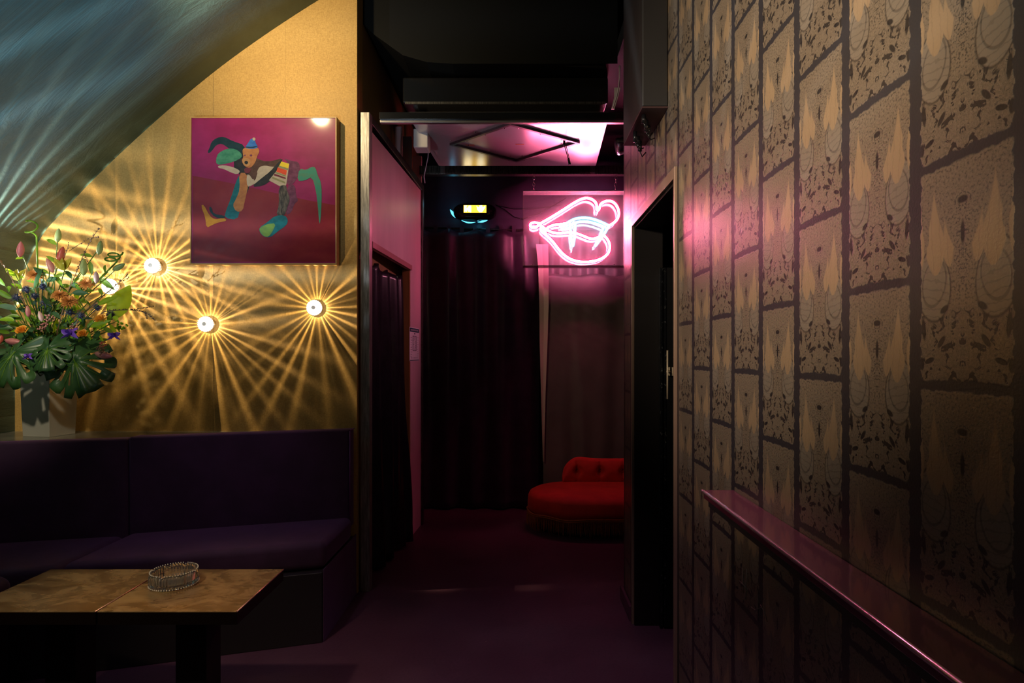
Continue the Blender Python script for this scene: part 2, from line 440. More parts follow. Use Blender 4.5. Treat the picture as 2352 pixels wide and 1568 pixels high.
# right wall (with door opening) : panel pieces as one mesh
D0, D1, DH = 2.225, 3.06, 2.0
def wall_x(X, Xb, pieces, name, m, mback=None):
    mb = MB()
    for (y0, y1, z0, z1) in pieces: mb.box((X, y0, z0), (Xb, y1, z1))
    return struct(name, mb, m)
mb = MB()
outer = [(-2.2, 0), (D0, 0), (D0, DH), (D1, DH), (D1, 0), (3.36, 0), (3.36, 3.78), (-2.2, 3.78)]
MX = Matrix(((0, 0, 1, 0), (1, 0, 0, 0), (0, 1, 0, 0), (0, 0, 0, 1)))   # (a,b,c)->(c,a,b)
mb.prism(outer, XR, XR+.14, 0, MX); struct('wall_right', mb, M_paper)
# room behind and beyond
mb = MB(); mb.box((-1.6, 5.46, 0), (2.2, 5.56, 3.8)); struct('wall_back_lounge', mb, M_darkwall)
mb = MB(); mb.box((XR+.15, 3.3, 0), (2.2, 3.36, 3.8)); struct('wall_front_lounge', mb, M_black)
mb = MB(); mb.box((2.2, 1.0, 0), (2.26, 5.56, 3.8)); struct('wall_right_lounge', mb, M_darkwall)
mb = MB(); mb.box((1.5, 1.6, 0), (1.56, 3.3, 2.6)); struct('wall_behind_doorway', mb, M_black)
mb = MB(); mb.box((-3.2, -2.26, 0), (1, -2.2, 3.8)); struct('wall_front', mb, mottled('dim_brown_wall', (.10, .07, .04), (.14, .10, .06), 3, .7))
mb = MB(); mb.box((XR, 3.37, 3.1), (2.2, 5.56, 3.2)); struct('ceiling_lounge', mb, M_black)
# baseboard at the end of the right wall
mb = MB(); mb.box((XR-.018, D1+.03, 0), (XR-.002, 3.38, .075)); mb.box((XR-.018, 3.362, 0), (XR+.14, 3.378, .075))
struct('baseboard_right', mb, mat('plum_skirting', (.10, .03, .06), .35), bevel=.003)
# door frame trim + jamb lining
M_trim = mat('satin_brown_trim', (.24, .16, .11), .32, .25)
mb = MB(); t_ = .035
mb.box((XR-.012, D1-.005, 0), (XR+.0, D1+.022, DH+t_)); mb.box((XR-.012, D0-.014, 0), (XR, D0+.004, DH+t_))
mb.box((XR-.012, D0+.004, DH-.006), (XR, D1-.005, DH+t_))
struct('trim_1', mb, M_trim, bevel=.002)
mb = MB(); mb.box((XR+.0, D1-.02, 0), (XR+.139, D1-.001, DH-.001)); mb.box((XR, D0+.001, 0), (XR+.139, D0+.015, DH-.001)); mb.box((XR, D0+.016, DH-.018), (XR+.139, D1-.021, DH-.001))
struct('trim_2', mb, mat('dark_jamb', (.006, .004, .003), .5))
# door leaf standing open inside the opening
dr = bpy.data.objects.new('door_1', None); C.objects.link(dr); dr.location = (XR+.18, D1-.02, 0); dr['kind'] = 'structure'
mb = MB(); mb.box((.74, 2.36, .01), (1.44, 2.40, 1.98)); part('door_leaf', mb, M_blackgloss, dr, bevel=.003)
mb = MB(); mb.box((.689, 3.0, .01), (.700, 3.03, 1.78)); mb.box((.708, 3.0, .01), (.719, 3.03, 1.78)); part('door_edge_strip', mb, mat('chipped_black_metal', rough=.3, metal=.6, build=lambda T, b: T.links.new(mixc(T, noise(T, coords(T), 60, 4, .7).step(.58, .66), (.012, .013, .015), (.16, .16, .15)), b.inputs['Base Color'])), dr)
mb = MB(); mb.box((.722, 3.0, .01), (1.45, 3.035, 1.78)); part('door_panel', mb, M_black, dr)
mb = MB(); mb.tube([(.711, 2.945, 1.372), (.711, 2.945, 1.138)], .004, 8); mb.tube([(.711, 2.945, 1.27), (.735, 2.985, 1.27)], .006, 8); mb.box((.724, 2.975, 1.25), (.775, 2.9995, 1.29)); part('door_handle', mb, mat('pale_brass_pull', (.75, .62, .42), .4, .3), dr)

# ================================================================== PARTITION (booth frame)
# line of the partition's corridor face
def PL(Y): return -.860+.0614*(Y-3.47)
pt = thing('booth_partition', 'black steel framed booth wall with pink board panel left of corridor', 'partition', (PL(3.5), 3.5, 0))
def slab(mb, y0, y1, z0, z1, th, off=0, mi=0):
    a, b = PL(y0)-off, PL(y1)-off
    mb.add([(a, y0, z0), (b, y1, z0), (b-th, y1, z0), (a-th, y0, z0), (a, y0, z1), (b, y1, z1), (b-th, y1, z1), (a-th, y0, z1)],
           [(3,2,1,0), (4,5,6,7), (0,1,5,4), (1,2,6,5), (2,3,7,6), (3,0,4,7)], mi)
ZT = 2.735
mb = MB(); slab(mb, 3.475, 3.53, 0, ZT, .052); part('post', mb, M_post, pt, 'scuffed steel post, coloured as front-lit, at the front of the booth wall', bevel=.003)
mb = MB(); slab(mb, 4.84, 4.895, 0, 2.71, .052); part('post', mb, M_metal, pt, 'far steel post beside the dark curtain', bevel=.003)
mb = MB(); a0, a1 = 3.531, 4.839
mb.add([(PL(a0), a0, 2.685), (PL(a1), a1, 2.655), (PL(a1)-.052, a1, 2.655), (PL(a0)-.052, a0, 2.685), (PL(a0), a0, 2.735), (PL(a1), a1, 2.71), (PL(a1)-.052, a1, 2.71), (PL(a0)-.052, a0, 2.735)],
       [(3,2,1,0), (4,5,6,7), (0,1,5,4), (1,2,6,5), (2,3,7,6), (3,0,4,7)])
part('top_rail', mb, M_metal, pt, bevel=.003)
# pink board above/aside the doorway
OY0, OY1, OZ = 3.545, 4.50, 1.975
mb = MB(); slab(mb, a0+.001, a1-.001, OZ, 2.654, .018, .014); slab(mb, OY1, a1-.001, .0, OZ, .018, .014); part('board_panel', mb, M_pink, pt)
mb = MB(); slab(mb, OY0, OY1, OZ-.0, OZ+.035, .012, .0015); part('door_header', mb, M_pinktrim, pt)
mb = MB(); slab(mb, OY1-.03, OY1-.002, 0, OZ-.002, .05, .016); part('door_jamb', mb, mottled('worn_wood_edge', (.20, .10, .03), (.30, .16, .05), 12, .5, stretch=(1,1,.1)), pt, 'bare wooden jamb')
# curtain hanging inside that doorway
random.seed(3)
mb = MB()
def cfn(u, v):
    Y = 3.56+(OY1-.05-3.56)*u; z = 1.93*(1-v)+.02*v
    ph = u*2*PI*4.2+1.2*math.sin(v*2+u*5)
    amp = .022+.03*v*(.4+.6*u)
    sag = .04*math.sin(u*PI*3)**2*(1-v)**6
    return (PL(Y)-.075+amp*math.sin(ph)+.012*math.sin(ph*2.3+v*3)+.045*u*v, Y+.02*math.sin(ph*.5+v*4)*v-.06*v*u, z-sag)
mb.grid(cfn, 70, 50)
dc = tag(obj('door_curtain', mb, M_plastic, solid=.003), 'black glossy curtain hanging in the booth doorway', 'curtain')
# notice poster on pink strip
po = thing('notice_poster', 'white paper notice with dark header taped to pink booth wall strip', 'poster', (PL(4.62), 4.62, 1.35))
def pface(mb, y0, y1, z0, z1, lift, mi=0):
    mb.add([(PL(y0)-.014+lift, y0, z0), (PL(y1)-.014+lift, y1, z0), (PL(y1)-.014+lift, y1, z1), (PL(y0)-.014+lift, y0, z1)], [(0,1,2,3)], mi)
def YP(px):  # Y on partition face for a pixel column
    return (-.860-.014-.0614*3.47)/((px-VX)/F-.0614)
y0p, y1p = YP(940.5), YP(962)
zt, zb = H+(VY-750)*y0p/F, H+(VY-829)*y0p/F
mb = MB(); slab(mb, y0p, y1p, zb, zt, .0015, .014-.0017); part('paper', mb, mat('notice_paper', (.9, .86, .9), .5), po)
mb = MB(); pface(mb, y0p+.005, y1p-.005, zt-.035, zt-.006, .0022); part('header_band', mb, mat('notice_teal', (.02, .08, .12), .5), po)
mb = MB(); pface(mb, y0p+.005, y1p-.005, zb+.003, zb+.008, .0022); part('footer_band', mb, MATS['notice_teal'], po)
mb = MB(); mk = random.Random(5)
def pr(fy0, fy1, fz0, fz1):
    pface(mb, y0p+(y1p-y0p)*fy0, y0p+(y1p-y0p)*fy1, zb+(zt-zb)*fz0, zb+(zt-zb)*fz1, .0024)
pr(.45, .58, .80, .83); pr(.30, .35, .30, .75); pr(.64, .69, .30, .75); pr(.35, .64, .30, .315); pr(.35, .64, .735, .75)
for k in range(16): a = mk.uniform(.4, .58); z = .33+k*.025; pr(a-.05, a+.05, z, z+.008)
for k in range(9): z = .12+k*.07; pr(.1, .1+mk.uniform(.08, .16), z, z+.012); pr(.8, .8+mk.uniform(.06, .13), z+.02, z+.03)
for k in range(5): pr(.15+k*.15, .22+k*.15, .08, .1)
part('print', mb, mat('notice_ink', (.05, .03, .09), .6), po)
mb = MB()
for k in range(8): pface(mb, y0p+.03+k*(y1p-y0p-.06)/8, y0p+.03+(k+.65)*(y1p-y0p-.06)/8, zt-.026, zt-.015, .0030)
part('header_text', mb, M_white, po)

# ================================================================== CORRIDOR CEILING GEAR
R2 = Matrix.Identity(4)
bm_ = MB(); bm_.box((-.81, 3.50, 2.705), (XR+.5, 3.56, 2.745), 1); bm_.box((-.81, 3.515, 2.69), (XR+.5, 3.545, 2.7045))
tag(obj('ceiling_beam', bm_, [M_steel, M_blackgloss], bevel=.002), 'near aluminium crossbar spanning the corridor mouth above the booth post', 'beam')
bm_ = MB(); bm_.box((-.80, 4.83, 2.79), (XR+.6, 4.88, 2.85)); bm_.box((-.80, 4.825, 2.78), (XR+.6, 4.885, 2.789))
bt = thing('ceiling_beam', 'far steel crossbar below the hatch, holding the neon sign', 'beam', (0, 4.8, 2.74))
part('beam', bm_, M_metal, bt, bevel=.002)
for px in (1017, 1361):
    q = P(px, 392, 4.82); m2 = MB(); m2.box((q.x-.018, 4.815, 2.787), (q.x+.018, 4.8245, 2.88)); m2.tube([(q.x, 4.8135, 2.82), (q.x, 4.818, 2.82)], .006, 8); part('bracket', m2, M_steel, bt)
# hatch panel (underside seen)
ZH = 2.80
hp = thing('ceiling_hatch', 'silvery ceiling hatch panel with grey diamond frame and hanging latch', 'hatch', (0, 4.3, ZH))
c4 = [PZ(px, py, ZH) for px, py in ((1007.7, 381), (1368.5, 381), (1399, 268), (938, 268))]
mb = MB(); mb.prism([(c.x, c.y) for c in c4][::-1], ZH, ZH+.03); part('panel', mb, M_panel, hp, bevel=.003)
dm = [PZ(px, py, ZH-.012) for px, py in ((1032.7, 332.5), (1172, 284), (1332, 328), (1186.7, 372))]
ctr = sum(dm, Vector())/4
inn = [ctr+(p-ctr)*.93 for p in dm]
mb = MB()
for i in range(4):
    j = (i+1) % 4; a, b, c, d = dm[i], dm[j], inn[j], inn[i]
    lo, hi = ZH-.016, ZH-.0005
    mb.add([(a.x,a.y,lo),(b.x,b.y,lo),(c.x,c.y,lo),(d.x,d.y,lo),(a.x,a.y,hi),(b.x,b.y,hi),(c.x,c.y,hi),(d.x,d.y,hi)], [(3,2,1,0),(4,5,6,7),(0,1,5,4),(1,2,6,5),(2,3,7,6),(3,0,4,7)])
part('diamond_frame', mb, mat('grey_aluminium', (.12, .11, .12), .35, .6), hp)
mb = MB(); rnd = random.Random(2)
for i in range(4):
    for s_ in (.12, .5, .88):
        for k_ in (.82, 1.1):
            q = ctr+(dm[i].lerp(dm[(i+1) % 4], s_)-ctr)*k_; mb = MB()
            mb.lathe([(.004, -.004), (.006, 0)], 8, 0, Matrix.Translation((q.x, q.y, ZH))); part('screw', mb, M_chrome, hp)
q = PZ(1296, 326, ZH-.01); mb = MB(); mb.tube([(q.x, q.y, ZH), (q.x, q.y, ZH-.03)], .008, 8); mb.tube([(q.x, q.y, ZH-.03), (q.x+.028, q.y-.01, ZH-.13)], .003, 6); mb.tube([(q.x+.012, q.y, ZH-.03), (q.x+.034, q.y-.01, ZH-.13)], .002, 6); mb.tube([(q.x+.028, q.y-.01, ZH-.125), (q.x+.036, q.y-.01, ZH-.165)], [.007, .009], 8)
part('latch', mb, M_black, hp)
mb = MB(); q = PZ(1194, 331, ZH); mb.box((q.x-.03, q.y-.008, ZH-.0015), (q.x+.03, q.y+.008, ZH-.0001)); part('sticker', mb, mat('orange_sticker', (.6, .25, .08), .5), hp); mb = MB(); q = PZ(1080, 333, ZH); mb.box((q.x-.03, q.y-.008, ZH-.0015), (q.x+.03, q.y+.008, ZH-.0001)); part('sticker', mb, mat('orange_sticker', (.6, .25, .08), .5), hp)
# socket box left of hatch
q = P(968, 318, 4.0); mb = MB(); mb.box((q.x-.05, 3.98, q.z-.065), (q.x+.045, 4.10, q.z+.06)); jb = tag(obj('junction_box', mb, M_white, bevel=.008), 'small white junction box at the left end of the ceiling hatch', 'electrical box')
mb = MB(); pts = [Vector((P(984, 345, 4.2).x, 4.2, ZH-.001)), P(984, 345, 4.2), P(983, 362, 4.2), P(978, 385, 4.2), P(974, 405, 4.2), P(976, 420, 4.2)]; mb.tube(pts, .0035, 6); tag(obj('loose_cable', mb, M_cord), 'thin pale cable dangling below the left end of the hatch', 'cable')
# vertical boards behind the partition
for i, (pa, pb, yy, z0, z1, m_, lab) in enumerate(((883, 899, 4.35, 2.4, 2.98, M_pink, 'pinkish vertical board above the booth wall, leftmost'), (893, 915, 4.6, 2.4, 3.0, M_steel, 'grey steel trunking above the booth wall'), (948, 968, 4.9, 2.45, 2.95, M_pink, 'pinkish vertical board above the far booth post'))):
    a = P(pa, 300, yy).x; b = P(pb, 300, yy).x
    if a < XG+.03: a_ = XG+.03; b = b+(a_-a); a = a_
    mb = MB(); mb.box((a, yy, z0), (b, yy+.03, z1)); tag(obj('wall_board' if i != 1 else 'cable_trunking', mb, m_), lab, 'board' if i != 1 else 'trunking')
# black ducts overhead
mb = MB(); a = P(925, 238, 3.75); b = P(1150, 128, 3.75); mb.box((a.x, 3.74, a.z), (b.x+.66, 4.3, 3.055)); dk = thing('air_duct', 'large black boxed air duct high over the corridor', 'duct', (0, 3.9, a.z)); part('duct_box', mb, M_blackgloss, dk, bevel=.01)
mb = MB(); mb.box((a.x+.02, 3.725, a.z-.012), (b.x+.64, 3.7385, a.z+.002)); part('lip', mb, M_metal, dk)
mb = MB(); q = PZ(1435, 340, 2.95)
prf = []
mb.tube([Vector((.67+.016*i, 4.25, 2.80+.02*math.sin(i*.16))) for i in range(0, 95)], [.055+.006*(i % 2) for i in range(95)], 14)
tag(obj('flexible_duct', mb, mat('crinkled_foil', (.5, .45, .5), .25, .9)), 'crinkled silver flexible duct at the right end of the hatch', 'duct')
mb = MB(); mb.tube([Vector((P(1423, 180, 3.6).x, 3.6, 3.059)), P(1423, 180, 3.6), P(1421, 200, 3.6), P(1417, 220, 3.6), P(1408, 248, 3.6)], .004, 6); 
tp = thing('hanging_tape', 'pale pink tape and cable dangling beside black wall cabinet', 'tape', tuple(P(1412, 225, 3.6)))
part('cord', mb, M_cord, tp)
mb = MB(); a = [P(1411, 201, 3.62), P(1425, 201, 3.62), P(1420, 222, 3.62), P(1411, 251, 3.62), P(1404, 251, 3.62), P(1411, 222, 3.62)]; mb.add([tuple(p) for p in a]+[tuple(p+Vector((0, .004, 0))) for p in a], [(5,4,3,2,1,0), (6,7,8,9,10,11)]+[(i, (i+1) % 6, 6+(i+1) % 6, 6+i) for i in range(6)]); part('tape', mb, M_white, tp)

# black cabinet high on right wall
cb = thing('wall_cabinet', 'black box cabinet mounted high on patterned wall with cables underneath', 'cabinet', (.52, 2.55, 2.31))
mb = MB(); mb.box((.47, 2.35, 2.31), (XR-.001, 2.78, 3.3)); part('body', mb, mat('graphite_casing', (.008, .0075, .007), .6), cb, bevel=.006)
mb = MB(); mb.box((.4705, 2.352, 2.303), (XR-.001, 2.778, 2.3095)); part('bottom_rim', mb, mat('maroon_rim', (.03, .012, .012), .5), cb)
mb = MB()
for i in range(6): mb = MB(); y = 2.42+i*.06; x = .49+(i % 3)*.022; mb.tube([(x, y, 2.3025), (x, y, 2.27-.012*(i % 2))], .009, 8); mb.tube([(x, y, 2.27-.012*(i % 2)), (x+.012, y+.01, 2.25-.012*(i % 2)), (x+.03, y+.02, 2.26)], .003, 6); part('cable_connector', mb, M_blackgloss, cb)

# ================================================================== EXIT LIGHT
ex = thing('exit_light', 'black oval emergency light with glowing yellow exit pictogram above dark curtain', 'emergency light', tuple(P(1090, 485, 5.25)))
YE = 5.26; c0 = P(1090, 486, YE); hw, hh = 50*YE/F, 20*YE/F
mb = MB(); n = 28
def sup(a, r1, r2): c, s_ = math.cos(a), math.sin(a); return (r1*math.copysign(abs(c)**.6, c), r2*math.copysign(abs(s_)**.75, s_))
vs, fs = [], []
layers = [(YE+.055, .80), (YE+.05, .92), (YE+.02, 1.0), (YE-.01, .95), (YE-.03, .80), (YE-.035, .66)]
for yy, sc in layers:
    for k in range(n): dx, dz = sup(2*PI*k/n, hw*sc, hh*sc); vs.append((c0.x+dx, yy, c0.z+dz))
for i in range(len(layers)-1):
    for k in range(n): fs.append((i*n+k, i*n+(k+1) % n, (i+1)*n+(k+1) % n, (i+1)*n+k))
fs += [tuple(range(n))[::-1], tuple(range((len(layers)-1)*n, len(layers)*n))]
mb.add(vs, fs, 0, True); part('housing', mb, M_blackgloss, ex)
M_yel = mat('lit_yellow', (.8, .5, 0), .4, emit=(1, .58, .03), es=3.2)
M_yelw = mat('lit_pictogram', (1, .9, .5), .4, emit=(1, .92, .55), es=6)
a, b = P(1066, 490.5, YE), P(1117.5, 474, YE)
mb = MB(); mb.box((a.x, YE-.042, a.z), (b.x, YE-.0355, b.z)); scn = part('lit_screen', mb, M_yel, ex)
mb = MB(); W_, H_ = b.x-a.x, b.z-a.z
def pic(pts): mb.add([(a.x+W_*x, YE-.0435, a.z+H_*(1-y)) for x, y in pts]+[(a.x+W_*x, YE-.0425, a.z+H_*(1-y)) for x, y in pts], [tuple(range(len(pts)))[::-1], tuple(range(len(pts), 2*len(pts)))]+[(i, (i+1) % len(pts), len(pts)+(i+1) % len(pts), len(pts)+i) for i in range(len(pts))])
pic([(.03, .05), (.16, .05), (.10, .30), (.17, .42), (.12, .75), (.03, .93)]); pic([(.22, .06), (.33, .05), (.33, .97), (.28, .97), (.21, .55)]); pic([(.19, .22), (.22, .22), (.22, .5), (.24, .85), (.21, .9), (.17, .55), (.13, .9), (.10, .88), (.15, .5)])
pic([(.57, .06), (.64, .30), (.70, .25), (.70, .05), (.82, .03), (.83, .25), (.87, .30), (.94, .05), (.95, .3), (.86, .75), (.80, .95), (.70, .95), (.60, .6)])
part('pictogram', mb, M_yelw, ex)
mb = MB()
M_cyan = mat('lit_cyan', (.1, .6, .8), .4, emit=(.10, .62, .9), es=2.4)
def bow(ax, ay, bx, by, dep, r, n=10): return [P(ax+(bx-ax)*i/n, ay+(by-ay)*i/n+dep*math.sin(PI*i/n), YE+.02) for i in range(n+1)], [max(.001, r*math.sin(PI*(i+.3)/(n+.6))) for i in range(n+1)]
for A in ((1060, 506, 1092, 510, 3, .006), (1097, 510, 1121, 505, 1, .008), (1034, 481, 1046, 500, 0, .012)):
    p_, r_ = bow(*A); mb.tube(p_, r_, 8)
part('back_light', mb, M_cyan, ex, 'cyan glowing strips behind the housing')
l = lamp('cyan_back_glow', 'POINT', tuple(P(1042, 468, 5.33)), .07, (.12, .65, 1), size=.012); l.parent = ex; l.location = Vector(l.location)-Vector(ex.location)
l = lamp('cyan_back_glow', 'POINT', tuple(P(1098, 512, 5.35)), .05, (.12, .65, 1), size=.012); l.parent = ex; l.location = Vector(l.location)-Vector(ex.location)
mb = MB(); pts = [P(1138, 470, 5.40), P(1160, 482, 5.42), P(1180, 498, 5.42), P(1200, 503, 5.43), P(1240, 490, 5.43), P(1300, 455, 5.43)]
mb.tube(pts, .004, 6); mb.tube([P(1140, 472, 5.4), P(1180, 480, 5.43), P(1230, 480, 5.43), P(1290, 470, 5.43)], .003, 6); part('cable', mb, M_blackgloss, ex)

# ================================================================== BACK CURTAINS
ZC = P(1100, 532, 5.38).z
def curtain(name, label, xa, xb, ztop, Y, m, folds, amp, seed, nu=160, ruffle=.03, flare=0.0, hang=None):
    r = random.Random(seed); ph = [r.uniform(0, 6.28) for _ in range(5)]; fr = [folds*r.uniform(.8, 1.2), folds*.43, folds*1.9]
    mb = MB()
    def fn(u, v):
        x = xa+(xb-xa)*u
        o = math.sin(u*2*PI*fr[0]+ph[0]+.5*math.sin(v*2.2+ph[1]))*.6+math.sin(u*2*PI*fr[1]+ph[2]+v)*.3+math.sin(u*2*PI*fr[2]+ph[3])*.15*(1-v)
        z = ztop*(1-v)+.015
        z -= ruffle*abs(math.sin(u*2*PI*fr[0]*.5+ph[4]))*(1-v)**12
        return (x+amp*.3*o*v, Y-amp*o*(.55+.45*v), z)
    mb.grid(fn, nu, 44)
    return mb
rd = tag(None or bpy.data.objects.new('curtain_rail', None), 'dark curtain rail board below the exit light', 'curtain rail'); C.objects.link(rd); rd.location = (0, 5.41, ZC+.03)
mb = MB(); mb.box((XG+.06, 5.435, ZC+.0), (2.0, 5.459, ZC+.13)); part('board', mb, M_darkwall, rd)
mb = MB(); mb.tube([(XG+.06, 5.40, ZC+.04), (.3, 5.40, ZC+.01), (2.0, 5.40, ZC+.0)], .009, 10); part('rod', mb, M_metal, rd)
t1 = thing('stage_curtain', 'black satin curtain gathered below the exit light, left of red sofa', 'curtain', (-.3, 5.35, 0))
mb = curtain('c', '', XG+.07, .17, ZC, 5.34, M_curt, 4.2, .05, 11, ruffle=.03); part('cloth', mb, M_curt, t1, solid=.004)
mb = MB()
for k in range(9):
    x = XG+.16+k*.115; mb = MB(); mb.box((x, 5.385, ZC-.03), (x+.035, 5.392, ZC+.055)); part('hanging_tab', mb, M_curt, t1)
t2 = thing('stage_curtain', 'charcoal satin curtain with creases hanging behind red sofa', 'curtain', (1, 5.35, 0))
mb = MB()
zc2 = P(1340, 636, 5.33).z
def f2(u, v):
    x = .20+(1.9-.20)*u; z = zc2*(1-v)+.015
    d = .018*math.sin(u*26+.9*math.sin(v*3))+.005*math.sin(u*61+v*2)+.05*math.exp(-((u-.16-.05*v)/.03)**2)*.6
    cr = .004*math.sin(z*70+u*60)*math.exp(-((z-1.6)/.35)**2)
    return (x, 5.31-d*(.4+.6*v)-cr, z+.010*math.sin(u*30)*(1-v)**10)
mb.grid(f2, 170, 60); part('cloth', mb, M_curt2, t2, solid=.004)
mb = MB(); zc3 = ZC
def f3(u, v):
    x = .17+(1.9-.17)*u; z = zc2-.03+(zc3-zc2+.03)*(1-v)
    return (x, 5.36-.02*math.sin(u*70)-.01*math.sin(u*31), z)
mb.grid(f3, 170, 8); part('header', mb, mottled('plum_grey_cloth', (.085, .07, .08), (.11, .095, .105), 5, .5), t2, solid=.004)
# pale lining strip (tapering)
mb = MB()
def ls(px, py): p = P(px, py, 5.262); return p
edgeL = [(1231, 560), (1236, 610), (1239, 700), (1240, 800), (1243, 900), (1246, 1000), (1248, 1060)]
edgeR = [(1259, 560), (1260, 610), (1260, 700), (1257, 800), (1253, 900), (1250, 1000), (1249, 1060)]
n = len(edgeL); A = [ls(*p) for p in edgeL]; B = [ls(*p) for p in edgeR]
Mid = [(a+b)/2+Vector((0, .012, 0)) for a, b in zip(A, B)]
mb.add([tuple(p) for p in A+Mid+B], [(i, i+1, n+i+1, n+i) for i in range(n-1)]+[(n+i, n+i+1, 2*n+i+1, 2*n+i) for i in range(n-1)])
tag(obj('lining_strip', mb, M_liner, solid=.003), 'narrow pale strip of curtain lining showing between the two back curtains', 'strip')

# ================================================================== NEON SIGN
YN = 4.90
NS = 6.818
def NP(x, y, dy=0): return P(1180+x/NS, 410+y/NS, YN+dy)
def glowglass(name, col, st, f):
    m = bpy.data.materials.new(name); m.use_nodes = True; T = m.node_tree
    for n in list(T.nodes): T.nodes.remove(n)
    out = T.nodes.new('ShaderNodeOutputMaterial'); tr = T.nodes.new('ShaderNodeBsdfTransparent'); em = T.nodes.new('ShaderNodeEmission'); a = T.nodes.new('ShaderNodeMixShader')
    em.inputs[0].default_value = tuple(col)+(1,); em.inputs[1].default_value = st; a.inputs[0].default_value = f
    T.links.new(tr.outputs[0], a.inputs[1]); T.links.new(em.outputs[0], a.inputs[2]); T.links.new(a.outputs[0], out.inputs[0]); return m
ns = thing('neon_sign', 'pink and white neon mouth with fangs in clear acrylic box on chains', 'neon sign', tuple(P(1318, 525, YN)))
def neon(name, em, es, paths, r, hc, lab=None):
    halo = glowglass(name+'_halo', *hc)  # emissive outer shell imitates the coloured halo around each tube
    m = mat(name+'_glow', em, .3, emit=em, es=es)
    for p in paths:
        pp = chaikin([tuple(q) for q in p], 3, False)
        mb = MB(); mb.tube([NP(q[0], q[1], q[2]) for q in pp], r, 14); tb = part(name, mb, halo, ns, lab)
        mb = MB(); mb.tube([NP(q[0], q[1], q[2]) for q in pp], r*.58, 10); part('gas_core', mb, m, tb)
up = [(1500,735,0),(1590,680,0),(1645,590,0),(1645,500,0),(1610,420,0),(1560,365,0),(1480,345,0),(1400,368,0),(1352,410,0),(1345,460,-.01),(1320,505,-.02),(1295,480,-.01),(1300,430,0),(1285,370,0),(1220,320,0),(1140,300,0),(1060,320,0),(960,370,0),(800,475,0),(600,600,0),(430,695,0)]
loop = [(430,695,0),(360,690,.0),(290,688,.0),(252,725,0),(280,768,0),(340,765,-.012),(400,735,-.02),(460,762,-.02),(530,812,-.012),(610,848,0),(720,858,0),(850,840,0),(960,850,0),(1060,885,0),(1180,938,0),(1260,945,0),(1330,915,0),(1390,880,0)]
loop = [(430,695,0),(385,700,.0),(330,685,.0),(275,695,.0),(252,730,0),(280,768,0),(330,770,-.0),(375,745,-.012),(395,720,-.02),(440,745,-.02),(500,795,-.012)]+loop[9:]
low = [(1400,880,.01),(1455,930,0),(1500,1010,0),(1505,1100,0),(1480,1170,0),(1420,1230,0),(1330,1275,0),(1220,1300,0),(1090,1310,0),(960,1290,0),(860,1250,0),(760,1175,0),(680,1080,0),(610,985,0),(520,895,0),(440,835,0),(412,790,0),(440,750,0),(470,790,0),(505,870,0.01)]
inner = [(500,795,.012),(560,750,0),(640,722,0),(740,715,0),(830,700,0)]
neon('pink_tube', (1, .16, .30), 290, [up, loop, low, inner], .0160, ((1, .0, .085), 2.4, .55))
wt = [[(720,760,0),(830,700,-.01),(930,640,-.01),(1020,618,-.01),(1120,612,-.01),(1230,630,-.01),(1340,668,-.01),(1450,718,-.01),(1500,745,0)],
      [(740,800,0),(850,790,-.01),(900,730,-.01),(990,680,-.01),(1120,668,-.01),(1240,690,-.01),(1340,725,-.01),(1440,760,-.01)],
      [(880,700,-.02),(890,820,-.02),(905,960,-.02),(922,1085,-.02),(945,960,-.02),(958,820,-.02),(965,700,-.02)],
      [(1410,740,-.02),(1375,850,-.02),(1320,960,-.02),(1268,1068,-.02),(1320,1000,-.02),(1390,900,-.02),(1440,830,-.02),(1470,760,-.02)]]
neon('white_tube', (.45, .80, 1), 85, wt, .0125, ((.12, .62, 1), 3.0, .55))
for (x, y) in ((905, 1140), (1240, 1100), (1310, 540), (940, 690)):
    mb = MB(); mb.tube([NP(x, y-25, .0), NP(x-8, y+20, .0)], [.006, .004], 8); part('electrode', mb, mat('clear_electrode', (.5, .7, .8), .1, emit=(.3, .8, 1), es=.6), ns)
# acrylic case: back, front, rims
x0, x1 = P(1202, 0, YN).x, P(1434, 0, YN).x; z1 = P(0, 443, YN).z; z0 = P(0, 612, YN).z; zt1 = P(0, 431, YN).z; zb0 = P(0, 621, YN).z
mb = MB(); mb.box((x0, YN+.06, z0), (x1, YN+.066, z1)); part('acrylic_back', mb, M_acrylback, ns)
mb = MB(); mb.box((x0, YN-.066, z0), (x1, YN-.062, z1)); part('acrylic_front', mb, M_acryl, ns)
mb = MB(); mb.box((x0, YN-.066, z1), (x1, YN+.066, z1+.004)); mb.box((x0, YN-.066, z0-.004), (x1, YN+.066, z0)); mb.box((x0-.004, YN-.066, z0-.004), (x0, YN+.066, z1+.004)); mb.box((x1, YN-.066, z0-.004), (x1+.004, YN+.066, z1+.004))
part('acrylic_side', mb, M_acryledge, ns)
mb = MB(); rnd = random.Random(4)
for px in (1222, 1410, 1318):
    for pz in (z1+.006, z0+.006):
        mb = MB(); q = P(px, 0, YN-.067); mb.lathe([(.004, 0), (.004, .006)], 8, 0, Matrix.Translation((q.x, YN-.068, pz)) @ Matrix.Rotation(PI/2, 4, 'X')); part('stud', mb, M_chrome, ns)

for px in (1226, 1412):
    mb = MB(); zz = z1+.006; xx = P(px, 0, YN).x; k = 0
    while zz < 2.775:
        mb.tube([(xx+(.009*math.cos(a) if k % 2 == 0 else 0), YN+(0 if k % 2 == 0 else .009*math.cos(a))-(.04*(zz-z1)/.05), zz+.010+.014*math.sin(a)) for a in [i*PI/5 for i in range(10)]], .0022, 5, closed=True); zz += .021; k += 1
    part('hanging_chain', mb, M_chrome, ns)

# ================================================================== RED SOFA
sf = thing('red_sofa', 'round-ended red velvet sofa with buttoned back and rust fringe', 'sofa', (.8, 4.8, 0))
